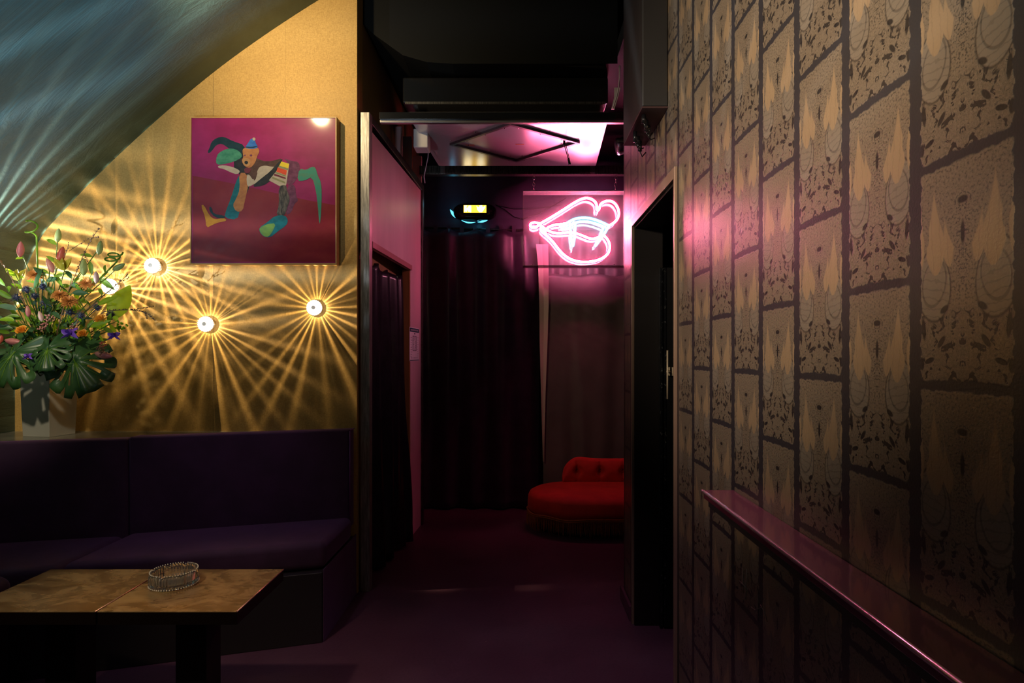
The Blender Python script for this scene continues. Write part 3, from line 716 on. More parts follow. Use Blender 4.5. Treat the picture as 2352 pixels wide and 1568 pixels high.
# outline of seat: stadium end
def seatpts(y0, y1, xa, xb, r_in=0, n=24):
    yc = (y0+y1)/2; ry = (y1-y0)/2-r_in; rx = .46-r_in
    pts = []
    for i in range(n+1):
        a = PI/2+PI*i/n; pts.append((xa+.46+rx*math.cos(a), yc+ry*math.sin(a)))
    pts += [(xb-r_in, yc-ry), (xb-r_in, yc+ry)]
    return pts
SY0, SY1, SX0, SX1 = 4.42, 5.16, .058, 1.75
mb = MB(); lay = [(.145, .0), (.20, .0), (.255, .005), (.28, .018), (.297, .05), (.305, .11), (.308, .20)]
vs, fs = [], []; L0 = len(seatpts(SY0, SY1, SX0, SX1))
for z, ri in lay:
    for p in seatpts(SY0, SY1, SX0, SX1, ri): vs.append((p[0], p[1], z))
for i in range(len(lay)-1):
    for k in range(L0): fs.append((i*L0+k, i*L0+(k+1) % L0, (i+1)*L0+(k+1) % L0, (i+1)*L0+k))
fs.append(tuple(range((len(lay)-1)*L0, len(lay)*L0))); fs.append(tuple(range(L0))[::-1])
mb.add(vs, fs, 0, True); part('seat', mb, M_red, sf)
# back: tufted
mb = MB(); BX0 = P(1292, 0, 5.05).x; BX1 = 1.72
def bkf(u, v):
    # u along length, v from bottom front over the top to the rear
    x = BX0+(BX1-BX0)*u
    hgt = .185
    e = min(1, (x-BX0)/.13); top = hgt*(math.sqrt(max(0, 1-(1-e)**2))*.80+.20)
    bumpx = 0.5-0.5*math.cos(2*PI*(x-BX0-.03)/.19)
    top += (.014*math.exp(-((x-BX0-.15)/.08)**2))
    top *= 1
    th = .085
    if v < .6:
        t = v/.6; z = .29+top*t; 
        tuft = math.exp(-((z-.29-.10)/.035)**2)*math.exp(-((((x-BX0-.12)/.19+.5) % 1-.5)/.16)**2)
        crease = math.exp(-((((x-BX0-.12)/.19+.5) % 1-.5)/.05)**2)
        y = 5.03-.035*math.sin(t*PI)*.8+.05*tuft+.016*crease
    else:
        t = (v-.6)/.4; a = t*PI/2
        z = .29+top+.014*math.sin(t*PI); y = 5.03+th*t+.012*math.exp(-((((x-BX0-.12)/.19+.5) % 1-.5)/.05)**2)*(1-t)
    return (x, y, z)
mb.grid(bkf, 150, 30); mb.box((BX0+.03, 5.09, .15), (BX1, 5.125, .42)); 
mb.grid(lambda u, v: (bkf(u, 1)[0], bkf(u, 1)[1], .29+(bkf(u, 1)[2]-.29)*(1-v)), 150, 2)
bk_ = part('backrest', mb, M_red, sf)
for k in range(7):
    x = BX0+.12+.19*k
    mb = MB(); mb.lathe([(.001, -.004), (.009, -.003), (.010, 0), (.006, .003)], 10, 0, Matrix.Translation((x, 5.052, .39)) @ Matrix.Rotation(PI/2, 4, 'X')); part('button', mb, M_red, bk_)
# braid + fringe
mb = MB(); pp = seatpts(SY0-.004, SY1, SX0-.004, SX1, 0, 60)[0:62]
path = [(x, y, .148+.006*math.sin(i*.45)) for i, (x, y) in enumerate(pp)]
mb.tube(path, .006, 6); mb.tube([(x, y, z-.012) for x, y, z in path], .004, 6); br_ = part('braid', mb, M_fringe, sf)
mb = MB(); rr = random.Random(8)
seg = [Vector((p[0], p[1], 0)) for p in pp]; d = 0; step = .0065
for i in range(len(seg)-1):
    a, b = seg[i], seg[i+1]; L = (b-a).length; tpos = d
    if a.y > 5.0 and b.y > 5.0: continue
    while tpos < L:
        q = a.lerp(b, tpos/L); lx, ly = rr.uniform(-.01, .01), rr.uniform(-.008, .008); ln = rr.uniform(.085, .125)
        mb.tube([(q.x, q.y, .145), (q.x+lx*.4, q.y+ly*.5, .145-ln*.5), (q.x+lx, q.y+ly, .145-ln)], [.0018, .002, .001], 4, cap=False); tpos += step
    d = tpos-L
fr_ = part('fringe', mb, M_fringe, br_); fr_['kind'] = 'stuff'
mb = MB(); pts = seatpts(SY0, SY1, SX0, SX1, .06); mb.prism(pts, .03, .144); part('base', mb, M_base, sf)
for (x, y) in ((.40, 4.58), (.40, 5.0), (1.6, 4.6), (1.6, 5.0)):
    mb = MB(); mb.tube([(x, y, 0), (x, y, .03)], .02, 10); part('foot', mb, M_black, sf)

# ================================================================== WALL SHELF
sh = thing('wall_shelf', 'long glossy maroon drinks shelf with bright metal edge on patterned wall', 'shelf', (XR, 1.0, .98))
mb = MB(); mb.box((.489, -.6, .968), (XR-.001, 1.626, .990)); part('board', mb, M_shelf, sh, bevel=.002)
mb = MB(); mb.tube([(.4865, -.6, .9868), (.4865, 1.628, .9868)], .0045, 14); part('edge_strip', mb, mat('bright_edge', (.80, .66, .68), .25, .85), sh)
mb = MB(); mb.box((.497, -.6, .950), (XR-.001, 1.61, .9675)); part('underside_batten', mb, M_base, sh)

def WP(x, y): q = PX(1580+x/3.046, 1080+y/3.046, XR); q.x = XR-.0006; return q
mb = MB()
for st_ in ([(385, 680), (388, 770), (390, 860)], [(412, 690), (408, 800), (405, 900)], [(360, 770), (420, 830), (400, 900)], [(445, 955), (470, 975), (500, 965), (520, 950), (500, 1000)], [(490, 840), (492, 950), (490, 1050)], [(510, 940), (545, 1010), (556, 1060)]):
    mb.tube([WP(*p) for p in st_], .0007, 5)
tag(obj('wall_scribble', mb, mat('chalk_mark', (.22, .19, .18), .8)), 'faint illegible chalk scribble on patterned wall below the drinks shelf', 'scribble')
# ================================================================== GOLD WALL: ledge, bench
def BY(X, Y0=3.40): return Y0+.2975*(X+.94)
# ledge between bench back and wall
mb = MB(); zl = .919
mb.prism([(XL+.001, BY(XL, 3.425)), (-2.0, BY(-2.0, 3.425)), (XG-.02, 3.43), (XG-.02, YW-.001), (XL+.001, YW-.001)], zl-.03, zl)
tag(obj('stone_ledge', mb, M_ledge, bevel=.002), 'grey polished ledge behind the bench, carrying the vase', 'ledge')
# bench base
d = Vector((1, .2975)).normalized(); nrm = Vector((-d.y, d.x))     # nrm points to the wall
def line_pt(X, base): return (X, base+.2975*(X+.925))
XS = -1.955; XC = -2.50
bn = thing('upholstered_bench', 'long built-in bench in dark aubergine velvet below the gold wall', 'bench', (-1.5, 3.0, 0))
mb = MB(); mb.prism([(XL+.01, line_pt(XL+.01, 2.86)[1]), (-.93, 2.86), (-.93, 3.44), (XL+.01, 3.44-.1)], 0, .33)
mb.prism([(XL+.01, 1.2), (-2.10, 1.2), (-2.10, line_pt(-2.1, 2.855)[1]), (XL+.01, line_pt(XL+.01, 2.855)[1])], 0, .33)
part('plinth', mb, M_base, bn, bevel=.004)
mb = MB(); mb.box((-.929, 2.87, .0), (-.925, 3.44, .34)); part('end_panel', mb, M_velvet, bn)
def softprism(poly, z0, z1, r, puff=.012):
    bm = bmesh.new(); vs = [bm.verts.new((x, y, z0)) for x, y in poly]; f = bm.faces.new(vs)
    if f.normal.z > 0 or True:
        bm.normal_update()
        if f.normal.z > 0: f.normal_flip()
    ex_ = bmesh.ops.extrude_face_region(bm, geom=[f]); top = [e for e in ex_['geom'] if isinstance(e, bmesh.types.BMVert)]
    for v_ in top: v_.co.z = z1
    bmesh.ops.recalc_face_normals(bm, faces=bm.faces)
    bmesh.ops.bevel(bm, geom=[e for e in bm.edges], offset=r, segments=5, profile=.5, affect='EDGES')
    bm.verts.ensure_lookup_table(); bm.faces.ensure_lookup_table()
    mb = MB(); mb.add([tuple(v_.co) for v_ in bm.verts], [tuple(v_.index for v_ in f_.verts) for f_ in bm.faces], 0, True); bm.free(); return mb
def seatquad(xa, xb): return [line_pt(xa, 2.89), line_pt(xb, 2.89), (xb, line_pt(xb, 2.89)[1]+.47), (xa, line_pt(xa, 2.89)[1]+.47)]
def backpoly(xa, xb):
    return [(xa, BY(xa, 3.335)), (xb, BY(xb, 3.335)), (xb, BY(xb, 3.415)), (xa, BY(xa, 3.415))]
part('seat_cushion', softprism(seatquad(XS+.004, -.927), .335, .462, .032), M_velvet, bn)
part('seat_cushion', softprism([line_pt(XC-.03, 2.86), line_pt(XS-.004, 2.885), (XS-.004, line_pt(XS, 2.89)[1]+.45), (XC-.36, line_pt(XC, 2.89)[1]+.42), (XC-.34, line_pt(XC-.33, 2.87)[1]) ], .335, .458, .035), M_velvet, bn)
part('seat_cushion', softprism([(XL+.03, 1.3), (-2.05, 1.3), (-2.05, 2.46), (-2.12, 2.505), (XL+.03, 2.30)], .335, .455, .035), M_velvet, bn)
part('back_cushion', softprism(backpoly(XS+.004, -.932), .40, .942, .012), M_velvet, bn)
zl2 = .934
part('back_cushion', softprism([(XL+.02, BY(XL+.02, 3.335)+.02), (XS-.004, BY(XS, 3.335)), (XS-.004, BY(XS, 3.41)), (XL+.02, BY(XL+.02, 3.41)+.02)], .40, zl2, .012), M_velvet, bn)
mb = MB(); mb.tube([(-.9295, 3.325, .47), (-.9295, 3.325, .935)], .0035, 6); mb.tube([(-.9295, 3.328, .94), (-.9295, 3.41, .94)], .0035, 6); part('lit_edge', mb, mat('purple_lit_edge', (.16, .03, .17), .5), bn)  # brighter purple tubes stand in for light along the bench end edge
# black wall below ledge hidden; seam filler

# ================================================================== VASE + BOUQUET
M_vase = mat('smoky_mirror_vase', (.60, .57, .50), .18, .6)
vz = thing('vase', 'tall square mirrored vase holding the big bouquet on the ledge', 'vase', (-2.51, 3.19, zl))
mb = MB()
va, vb, vc = PZ(48, 1002, zl+.001), PZ(113, 1004, zl+.001), PZ(140, 998, zl+.001)
ux = (vb-va); uy = (vc-vb); uy = Vector((-ux.y, ux.x, 0)).normalized()*ux.length*.9
cen = va+ux*.5+uy*.5; cen.y = max(cen.y, va.y)
base4 = [va, vb, vb+uy, va+uy]
topz = zl+.335
def q4(s_, z): return [Vector((cen.x+(p.x-cen.x)*s_, cen.y+(p.y-cen.y)*s_, z)) for p in base4]
o0, o1, i1, i0 = q4(.94, zl), q4(1.06, topz), q4(1.0, topz), q4(.88, zl+.01)
vs = [tuple(p) for p in o0+o1+i1+i0]; fs = [(0,3,2,1)]
for i in range(4):
    j = (i+1) % 4; fs += [(i, j, 4+j, 4+i), (4+i, 4+j, 8+j, 8+i), (8+i, 8+j, 12+j, 12+i)]
fs.append((12, 13, 14, 15)); mb.add(vs, fs)
part('body', mb, M_vase, vz, bevel=.004)
VC = Vector((cen.x, cen.y, topz-.02))

# --- flower pieces
def leafmat(name, c1, c2, tr=.35):
    m = bpy.data.materials.new(name); m.use_nodes = True; T = m.node_tree; b = T.nodes['Principled BSDF']; out = T.nodes['Material Output']
    n = noise(T, coords(T), 18, 3); c = mixc(T, n.step(.3, .7), c1, c2); T.links.new(c, b.inputs['Base Color']); b.inputs['Roughness'].default_value = .38
    t = T.nodes.new('ShaderNodeBsdfTranslucent'); T.links.new(c, t.inputs[0]); mx = T.nodes.new('ShaderNodeMixShader'); mx.inputs[0].default_value = tr
    T.links.new(b.outputs[0], mx.inputs[1]); T.links.new(t.outputs[0], mx.inputs[2]); T.links.new(mx.outputs[0], out.inputs[0]); return m
L_mid = leafmat('leaf_green', (.12, .25, .018), (.22, .38, .035), .45); L_dark = leafmat('leaf_dark', (.020, .066, .018), (.04, .10, .026), .2)
L_lime = leafmat('leaf_lime', (.30, .58, .02), (.42, .70, .04), .75); L_blue = leafmat('leaf_grey_green', (.05, .11, .07), (.09, .16, .09), .2)
L_stem = leafmat('stem_green', (.07, .15, .03), (.12, .20, .04), .1)
F_lily = leafmat('lily_pink', (.46, .13, .15), (.60, .28, .22), .3); F_red = leafmat('lily_red', (.50, .06, .05), (.55, .14, .08), .3)
F_pale = leafmat('bud_pale_green', (.30, .38, .12), (.42, .48, .20), .35); F_palepink = leafmat('bud_blush', (.60, .38, .36), (.68, .50, .42), .35)
F_chry = leafmat('chrysanthemum_rust', (.42, .14, .03), (.58, .24, .06), .2); F_rose = leafmat('rose_orange', (.75, .26, .02), (.85, .40, .05), .3)
F_this = leafmat('thistle_blue', (.03, .035, .075), (.07, .075, .14), .1); F_iris = leafmat('iris_violet', (.12, .04, .42), (.22, .09, .60), .3)
F_dusty = leafmat('dusty_pink', (.42, .16, .14), (.50, .24, .20), .2); F_yel = leafmat('yellow_green_petal', (.45, .42, .04), (.55, .50, .08), .4)
F_wood = leafmat('twig_brown', (.10, .05, .025), (.16, .085, .04), 0)
def basis(dirv):
    z = dirv.normalized(); x = z.orthogonal().normalized(); return frame_mat((0, 0, 0), x, z)
def leaf(mb, base, dirv, length, width, curl=.25, roll=0, mi=0, n=8, fold=.18, tipw=.9):
    z = dirv.normalized(); x = z.cross(Vector((0, -1, .15)));
    x = x.normalized() if x.length > .05 else Vector((1, 0, 0)); x = Matrix.Rotation(roll, 3, z) @ x; nn = x.cross(z)
    vs, fs = [], []
    for i in range(n+1):
        t = i/n; wd = width*math.sin(PI*(t**tipw)*.98+.02)**.9*.5; c = base+z*length*t-Vector((0, 0, 1))*curl*length*t*t
        vs += [tuple(c-x*wd+nn*wd*fold*2), tuple(c), tuple(c+x*wd+nn*wd*fold*2)]
    for i in range(n): a = 3*i; fs += [(a, a+1, a+4, a+3), (a+1, a+2, a+5, a+4)]
    mb.add(vs, fs, mi, True)
def bud(mb, base, dirv, length, r, mi=0):
    M = Matrix.Translation(base) @ basis(dirv)
    prf_ = [(.12, 0), (.55, .10), (.88, .25), (1, .42), (.93, .6), (.66, .8), (.30, .94), (.05, 1)]
    mb.lathe([(r*a, length*b) for a, b in prf_], 18, mi, M, rad=lambda a: 1+.10*math.cos(3*a))
def mum(mb, c, dirv, R, rnd, mi=0):
    M = Matrix.Translation(c) @ basis(dirv)
    for ring in range(7):
        el = .05+ring*.22; n = 20-ring*2; L = R*(1-.07*ring)
        for k in range(n):
            a = 2*PI*(k+.5*(ring % 2))/n+rnd.uniform(-.1, .1); e = el+rnd.uniform(-.12, .12)
            dr_ = Vector((math.cos(a)*math.cos(e), math.sin(a)*math.cos(e), math.sin(e))); sd = Vector((-math.sin(a), math.cos(a), 0))
            w_ = R*.09; upv = dr_.cross(sd)*-1
            vs = [dr_*R*.1-sd*w_*.4, dr_*R*.1+sd*w_*.4, dr_*L*.6+sd*w_+upv*R*.05, dr_*L*.6-sd*w_+upv*R*.05, dr_*L+upv*R*.16+sd*w_*.5, dr_*L+upv*R*.16-sd*w_*.5]
            mb.add([tuple(v) for v in vs], [(0,1,2,3), (3,2,4,5)], mi, True, M)
def thistle(mb, c, dirv, R, rnd, mi=0):
    M = Matrix.Translation(c) @ basis(dirv)
    mb.lathe([(R*.12, -R*.45), (R*.28, -R*.2), (R*.30, R*.15), (R*.18, R*.42), (R*.03, R*.55)], 12, mi, M)
    for k in range(90):
        a = rnd.uniform(0, 6.283); e = rnd.uniform(-.2, 1.4); dr_ = Vector((math.cos(a)*math.cos(e), math.sin(a)*math.cos(e), math.sin(e)))
        mb.tube([dr_*R*.2, dr_*R*rnd.uniform(.55, .8)], [R*.04, R*.012], 4, mi, False, M)
    for k in range(16):
        a = 2*PI*k/16+rnd.uniform(-.1, .1); e = rnd.uniform(-.35, .15); dr_ = Vector((math.cos(a)*math.cos(e), math.sin(a)*math.cos(e), math.sin(e))); sd = Vector((-math.sin(a), math.cos(a), 0))*R*.09
        mb.add([tuple(v) for v in (dr_*R*.15-sd, dr_*R*.15+sd, dr_*R*.8+sd*.6, dr_*R*1.5, dr_*R*.8-sd*.6)], [(0,1,2,3,4)], mi, False, M)
def rose(mb, c, dirv, R, rnd, mi=0):
    M = Matrix.Translation(c) @ basis(dirv)
    for k in range(15):
        t = k/14; a0 = k*2.4; r0 = R*(.12+.72*t); h_ = R*(1.0-.35*t); wd = 1.5-.3*t
        def fn(u, v, a0=a0, r0=r0, h_=h_, wd=wd, t=t):
            a = a0+(u-.5)*wd; rr_ = r0*(.45+.62*v**.7)+R*.16*t*v**5
            return (rr_*math.cos(a), rr_*math.sin(a), -R*.5+h_*1.15*v*(1-.22*(2*u-1)**2)-R*.15*t*v**6)
        mb.grid(fn, 6, 6, mi, True, M)
def iris(mb, c, dirv, R, rnd, mi=0):
    for k in range(6):
        a = k*PI/3+rnd.uniform(-.2, .2); dv = Vector((math.cos(a), math.sin(a)*.8-.2, .35+.5*(k % 2)))
        leaf(mb, c, dv, R*1.25, R*.75, curl=.75 if k % 2 == 0 else .2, roll=rnd.uniform(-.4, .4), mi=mi, fold=.3)
    for k in range(3):
        a = k*2.1; leaf(mb, c, Vector((math.cos(a)*.3, -.3, 1)), R*.8, R*.4, .1, mi=mi)
def cluster(mb, c, R, rnd, mi=0, n=26):
    for k in range(n):
        q = Vector((rnd.gauss(0, 1), rnd.gauss(0, 1), rnd.gauss(0, 1))).normalized()*R*rnd.uniform(.4, 1); s_ = R*.26
        bud(mb, c+q-Vector((0, 0, s_*.5)), q+Vector((0, -.2, .5)), s_*1.3, s_*.6, mi)
RB = random.Random(77)
cnt = [0]
def stemcurve(head, n=8, bow=None):
    cnt[0] += 1
    st = VC+Vector((RB.uniform(-.045, .045), RB.uniform(-.04, .04), -.08)); d_ = head-st
    mid = st+Vector((d_.x*.25, d_.y*.3, max(.06, d_.z*.62))) if bow is None else bow
    pts = [st, st+Vector((d_.x*.04, d_.y*.04, .085)), mid, head]
    return [Vector(p) for p in chaikin([tuple(p) for p in pts], 3, False)]
def BP(cx, cy, Y): return P(cx/2.9025, 480+cy/2.9025, Y)
def flower(kind, label, cx, cy, Y, size, dirv=None, mats=None, leaves=2, group=None, cat='flower', lm=None, stemr=.0022, leafsz=.07):
    head = BP(cx, cy, Y); rnd = random.Random(cnt[0]*7+1)
    pts = stemcurve(head); endd = (pts[-1]-pts[-3]).normalized()
    dv = Vector(dirv) if dirv else (endd+Vector((0, -.4, 0)))
    t = thing(kind, label, cat, tuple(pts[0]), group=group)
    mb = MB()
    if kind == 'lily_bud': bud(mb, head-dv.normalized()*size*.5, dv, size, size*.20)
    elif kind == 'chrysanthemum': mum(mb, head, Vector((endd.x*.5, -.75, .8)) if not dirv else dv, size, rnd)
    elif kind == 'thistle': thistle(mb, head, dv, size, rnd)
    elif kind == 'rose': rose(mb, head, Vector((endd.x*.4, -.9, .7)) if not dirv else dv, size, rnd)
    elif kind == 'iris': iris(mb, head, dv, size, rnd)
    elif kind == 'filler_flower': cluster(mb, head, size, rnd)
    elif kind == 'yellow_lily':
        for k in range(6): leaf(mb, head, Vector((math.cos(k*1.05)*.6, math.sin(k*1.05)*.5-.2, 1)), size, size*.45, .1, rnd.uniform(-.3, .3))
    part('bloom' if kind != 'lily_bud' else 'bud', mb, mats, t)
    mb = MB(); mb.tube(pts, [stemr*1.2]*len(pts), 6); part('stem', mb, lm or L_stem, t)
    for k in range(leaves):
        i = int(len(pts)*(.62+.33*(k+.5)/max(1, leaves))); i = min(i, len(pts)-2); s_ = -1 if k % 2 else 1
        mb = MB(); leaf(mb, pts[i], Vector((s_*rnd.uniform(.5, 1), rnd.uniform(-.5, .3), rnd.uniform(.3, .9))), leafsz*rnd.uniform(.8, 1.2), leafsz*.32, rnd.uniform(.1, .5), rnd.uniform(-.5, .5)); part('leaf', mb, lm or L_mid, t)
    return t
Z = (0, -.1, 1)
flower('lily_bud', 'large closed pink lily bud at the top left of bouquet', 135, 268, 3.10, .082, (.08, 0, 1), F_lily, 2)
flower('lily_bud', 'pink lily bud leaning left above the rust chrysanthemums', 332, 375, 3.02, .078, (-.45, 0, 1), F_lily, 2)
flower('lily_bud', 'red and green lily bud near the upper middle of bouquet', 405, 305, 3.08, .088, (.30, 0, 1), F_red, 2)
flower('lily_bud', 'pale blush lily bud above the bright lime leaf', 640, 455, 3.0, .062, (0, 0, 1), F_palepink, 1)
flower('lily_bud', 'slim cream lily bud standing upright in the middle right', 556, 385, 3.12, .090, (.0, 0, 1), F_pale, 1)
flower('lily_bud', 'narrow green lily bud topping the middle of bouquet', 386, 175, 3.15, .074, (.12, 0, 1), F_pale, 2)
flower('lily_bud', 'green lily bud topping the right part of bouquet', 664, 258, 3.12, .075, (.18, 0, 1), F_pale, 2)
flower('lily_bud', 'pale green bud pointing right, beside the lit wall lamp', 792, 385, 3.12, .072, (.95, 0, .5), F_pale, 1)
flower('lily_bud', 'rosy lily bud low on the left, above the orange rose', 185, 680, 2.98, .058, (-.1, 0, 1), F_lily, 1)
flower('lily_bud', 'pink lily bud lying sideways low at the left', 88, 882, 2.98, .085, (1, 0, -.12), F_lily, 0)
flower('lily_bud', 'pink lily bud lying sideways over the right monstera leaf', 690, 972, 2.98, .090, (1, 0, -.2), F_lily, 0)
flower('lily_bud', 'coral bud at the far left edge of bouquet', 6, 868, 3.0, .05, (.2, 0, 1), F_red, 0)
flower('lily_bud', 'cream bud low in the middle, between blue thistles', 270, 715, 2.99, .055, (-.3, 0, 1), F_palepink, 0)
flower('chrysanthemum', 'rust chrysanthemum highest on the left of bouquet', 240, 443, 3.02, .043, None, F_chry, 2)
flower('chrysanthemum', 'rust chrysanthemum furthest right, beside the blush bud', 578, 500, 3.02, .036, None, F_chry, 2)
flower('chrysanthemum', 'rust chrysanthemum in the centre, upper of the touching pair', 398, 575, 2.99, .036, None, F_chry, 1)
flower('chrysanthemum', 'rust chrysanthemum in the centre, lower of the touching pair', 462, 618, 2.95, .040, None, F_chry, 1)
for i, (x, y, lab) in enumerate(((180, 540, 'blue thistle just under the highest rust chrysanthemum'), (232, 582, 'blue thistle in the middle of the left thistle cluster'), (284, 520, 'blue thistle right of the highest rust chrysanthemum'), (112, 592, 'blue thistle furthest left in bouquet'), (302, 622, 'blue thistle left of the paired rust chrysanthemums'), (468, 690, 'blue thistle directly under the paired rust chrysanthemums'), (538, 712, 'blue thistle above the right orange roses'), (650, 658, 'blue thistle left of the big lime leaf'), (738, 708, 'blue thistle furthest right, under the lime leaf'))):
    flower('thistle', lab, x, y, 2.97+.02*(i % 3), .032, (RB.uniform(-.4, .4), -.4, 1), F_this, 1, lm=L_blue, leafsz=.05)
flower('rose', 'small orange rose low on the left of bouquet', 143, 803, 2.92, .027, None, F_rose, 1)
flower('rose', 'small orange rose at right, below the lime leaf', 668, 728, 2.95, .026, None, F_rose, 1)
flower('rose', 'small orange rose next to the violet iris', 549, 828, 2.92, .024, None, F_rose, 1)
flower('iris', 'violet iris in the lower middle of bouquet', 470, 835, 2.93, .040, (0, -.4, 1), F_iris, 1)
flower('iris', 'violet iris at the right edge of bouquet', 762, 850, 2.98, .030, (.2, -.4, 1), F_iris, 1)
flower('iris', 'half closed violet iris drooping low at the left', 190, 985, 2.90, .022, (0, -.3, -1), F_iris, 1)
flower('filler_flower', 'dusty pink flower head left of the violet iris, upper', 328, 728, 2.98, .024, None, F_dusty, 1)
flower('filler_flower', 'dusty pink flower head above the vase middle, lower', 287, 785, 2.94, .026, None, F_dusty, 0)
flower('filler_flower', 'dusty pink flower head between iris and orange rose', 495, 795, 2.96, .025, None, F_dusty, 0)
flower('filler_flower', 'red berry head above the right monstera leaf', 688, 903, 2.96, .020, None, F_red, 0)
flower('filler_flower', 'brown seed head resting over the right monstera leaf', 680, 945, 2.95, .024, None, F_wood, 0)
flower('filler_flower', 'bright green button flower at the right edge of bouquet', 805, 780, 3.05, .030, None, L_lime, 0)
flower('yellow_lily', 'opening yellow green lily beneath the red bud', 430, 410, 3.10, .080, None, F_yel, 1)
flower('yellow_lily', 'opening yellow green lily at the upper left of bouquet', 125, 480, 3.12, .075, None, F_yel, 1)
# lime leaf
t = thing('lime_leaf', 'single broad lime green leaf glowing in front of wall lamp', 'leaf', tuple(VC))
b0, b1 = BP(745, 735, 3.08), BP(868, 520, 3.14); mb = MB(); leaf(mb, b0, (b1-b0), (b1-b0).length, .105, -.05, .2, fold=.12, n=14, tipw=.8); part('leaf_blade', mb, L_lime, t)
mb = MB(); mb.tube(stemcurve(b0), .003, 6); part('stem', mb, L_stem, t)
# monstera
def monstera(label, cx, cy, Y, size, rot, tilt, seed):
    base = BP(cx, cy, Y); rnd = random.Random(seed)
    out = []
    N = 96
    for i in range(N+1):
        a = -PI+2*PI*i/N
        th = abs(a)              # 0 = tip, PI = stem notch
        r = .50+.12*math.cos(th)+.12*math.cos(2*th)*.5 if th < 2.7 else .50-.6*(th-2.7)
        r = .56*(1-.12*math.cos(2*th)) * (1+.10*math.cos(th))
        if th > 2.75: r *= max(.12, 1-(th-2.75)*2.1)
        for c_ in (.55, 1.0, 1.42, 1.85, 2.25):
            r *= 1-.40*math.exp(-((th-c_)/.032)**2)
        out.append((r*math.sin(a), r*math.cos(a)))
    vs = [(0, 0)]; ring = []
    M = Matrix.Translation(base) @ Euler(tilt).to_matrix().to_4x4() @ Matrix.Rotation(rot, 4, 'Z')
    def bend(x, y, q): return (x*size*.80, y*size*1.12, size*(.10*math.cos(x*7)*.6-.30*(x*x+y*y)+.05*abs(x)+.02*math.sin(math.atan2(x, y)*11)*q))
    mb = MB(); K = 6; V = []
    for k in range(K+1):
        for (x, y) in out:
            s_ = .04+.96*k/K; V.append(bend(x*s_, y*s_, k/K))
    n_ = N+1
    mb.add(V, [(k*n_+i, k*n_+i+1, (k+1)*n_+i+1, (k+1)*n_+i) for k in range(K) for i in range(N) if not (k in (2, 3) and any(abs(abs(-PI+2*PI*(i+.5)/N)-h_) < .05 for h_ in (.8, 1.25, 1.65)))], 0, True, M)
    t = thing('monstera_leaf', label, 'leaf', tuple(VC)); part('leaf_blade', mb, L_dark, t, solid=.0012)
    mb = MB()
    for (x, y) in [(0, .55)]: mb.tube([M @ Vector(bend(0, y*q, 0)) + Vector((0, -.001, 0)) for q in (0, .3, .6, .9)], [.0028, .0022, .0016, .001], 6)
    for c_ in (.35, .78, 1.2, 1.63, 2.05):
        for s_ in (-1, 1):
            a = c_*s_; mb.tube([M @ Vector(bend(.4*q*math.sin(a), .08+.4*q*math.cos(a), 0))+Vector((0, -.0012, 0)) for q in (0, .4, .8, 1)], [.0014, .0012, .001, .0006], 5)
    part('vein', mb, L_mid, t)
    mb = MB(); q = M @ Vector(bend(0, 0, 0)); mb.tube([VC+Vector((0, 0, -.05)), VC+Vector(((q.x-VC.x)*.4, (q.y-VC.y)*.5, .06)), q], .003, 6); part('stem', mb, L_stem, t)
monstera('large glossy monstera leaf hanging right of the vase', 505, 1010, 2.96, .31, math.radians(-150), (1.15, 0, .15), 1)
monstera('dark monstera leaf spreading over the left of the vase', 120, 960, 2.95, .29, math.radians(150), (1.2, 0, -.1), 2)
monstera('small dark monstera leaf in the middle above the vase', 330, 935, 2.93, .20, math.radians(190), (1.0, 0, 0), 3)
# twigs
def twig(label, pts, Y, side, seed):
    rnd = random.Random(seed); pp = [BP(x, y, Y+dy) for x, y, dy in pts]
    pp = [VC+Vector((rnd.uniform(-.03, .03), 0, -.05))]+pp; cv = [Vector(p) for p in chaikin([tuple(p) for p in pp], 2, False)]
    t = thing('blossom_twig', label, 'twig', tuple(cv[0])); mb = MB(); n = len(cv)
    mb.tube(cv, [.0028-.0018*i/n for i in range(n)], 6)
    for a, b in side: A, B = BP(*a), BP(*b); mb.tube([A, (A+B)/2+Vector((.003, 0, .004)), B], [.0014, .0012, .0008], 5)
    part('branch', mb, F_wood, t); mb = MB()
    L = [(cv[i].lerp(cv[i+1], rnd.random())) for i in range(n//3, n-1) for _ in range(2)]+[cv[-1]]
    for a, b in side:
        A, B = BP(*a), BP(*b); L += [A.lerp(B, (k+1)/5) for k in range(5)]
    for q in L: dv = Vector((rnd.uniform(-1, 1), rnd.uniform(-.5, .5), rnd.uniform(0, 1))); bud(mb, q, dv, .009, .0026)
    part('twig_buds', mb, F_wood, t)
twig('thin brown twig reaching highest over the right of bouquet', [(380, 820, 0), (450, 555, .03), (510, 420, .05), (570, 270, .06), (655, 130, .08)], 3.0, [((560, 300, 3.06), (590, 365, 3.06)), ((600, 200, 3.07), (660, 185, 3.07)), ((430, 320, 3.05), (460, 225, 3.05)), ((460, 280, 3.05), (590, 200, 3.05))], 1)
twig('thin twig jutting far right with drooping tip', [(640, 690, 0), (780, 672, .03), (900, 672, .03), (985, 695, .03), (1035, 742, .03)], 3.02, [((900, 672, 3.05), (1025, 650, 3.05)), ((960, 685, 3.05), (985, 730, 3.05))], 2)
twig('thin twig crossing in front of the partly hidden wall lamp', [(520, 720, 0), (640, 620, .03), (740, 535, .05), (850, 440, .06)], 3.0, [((790, 490, 3.05), (855, 460, 3.05))], 3)
twig('thin twig arching out of the far left of bouquet', [(200, 700, 0), (90, 480, .02), (0, 345, .04)], 3.0, [((60, 430, 3.02), (20, 370, 3.02))], 4)
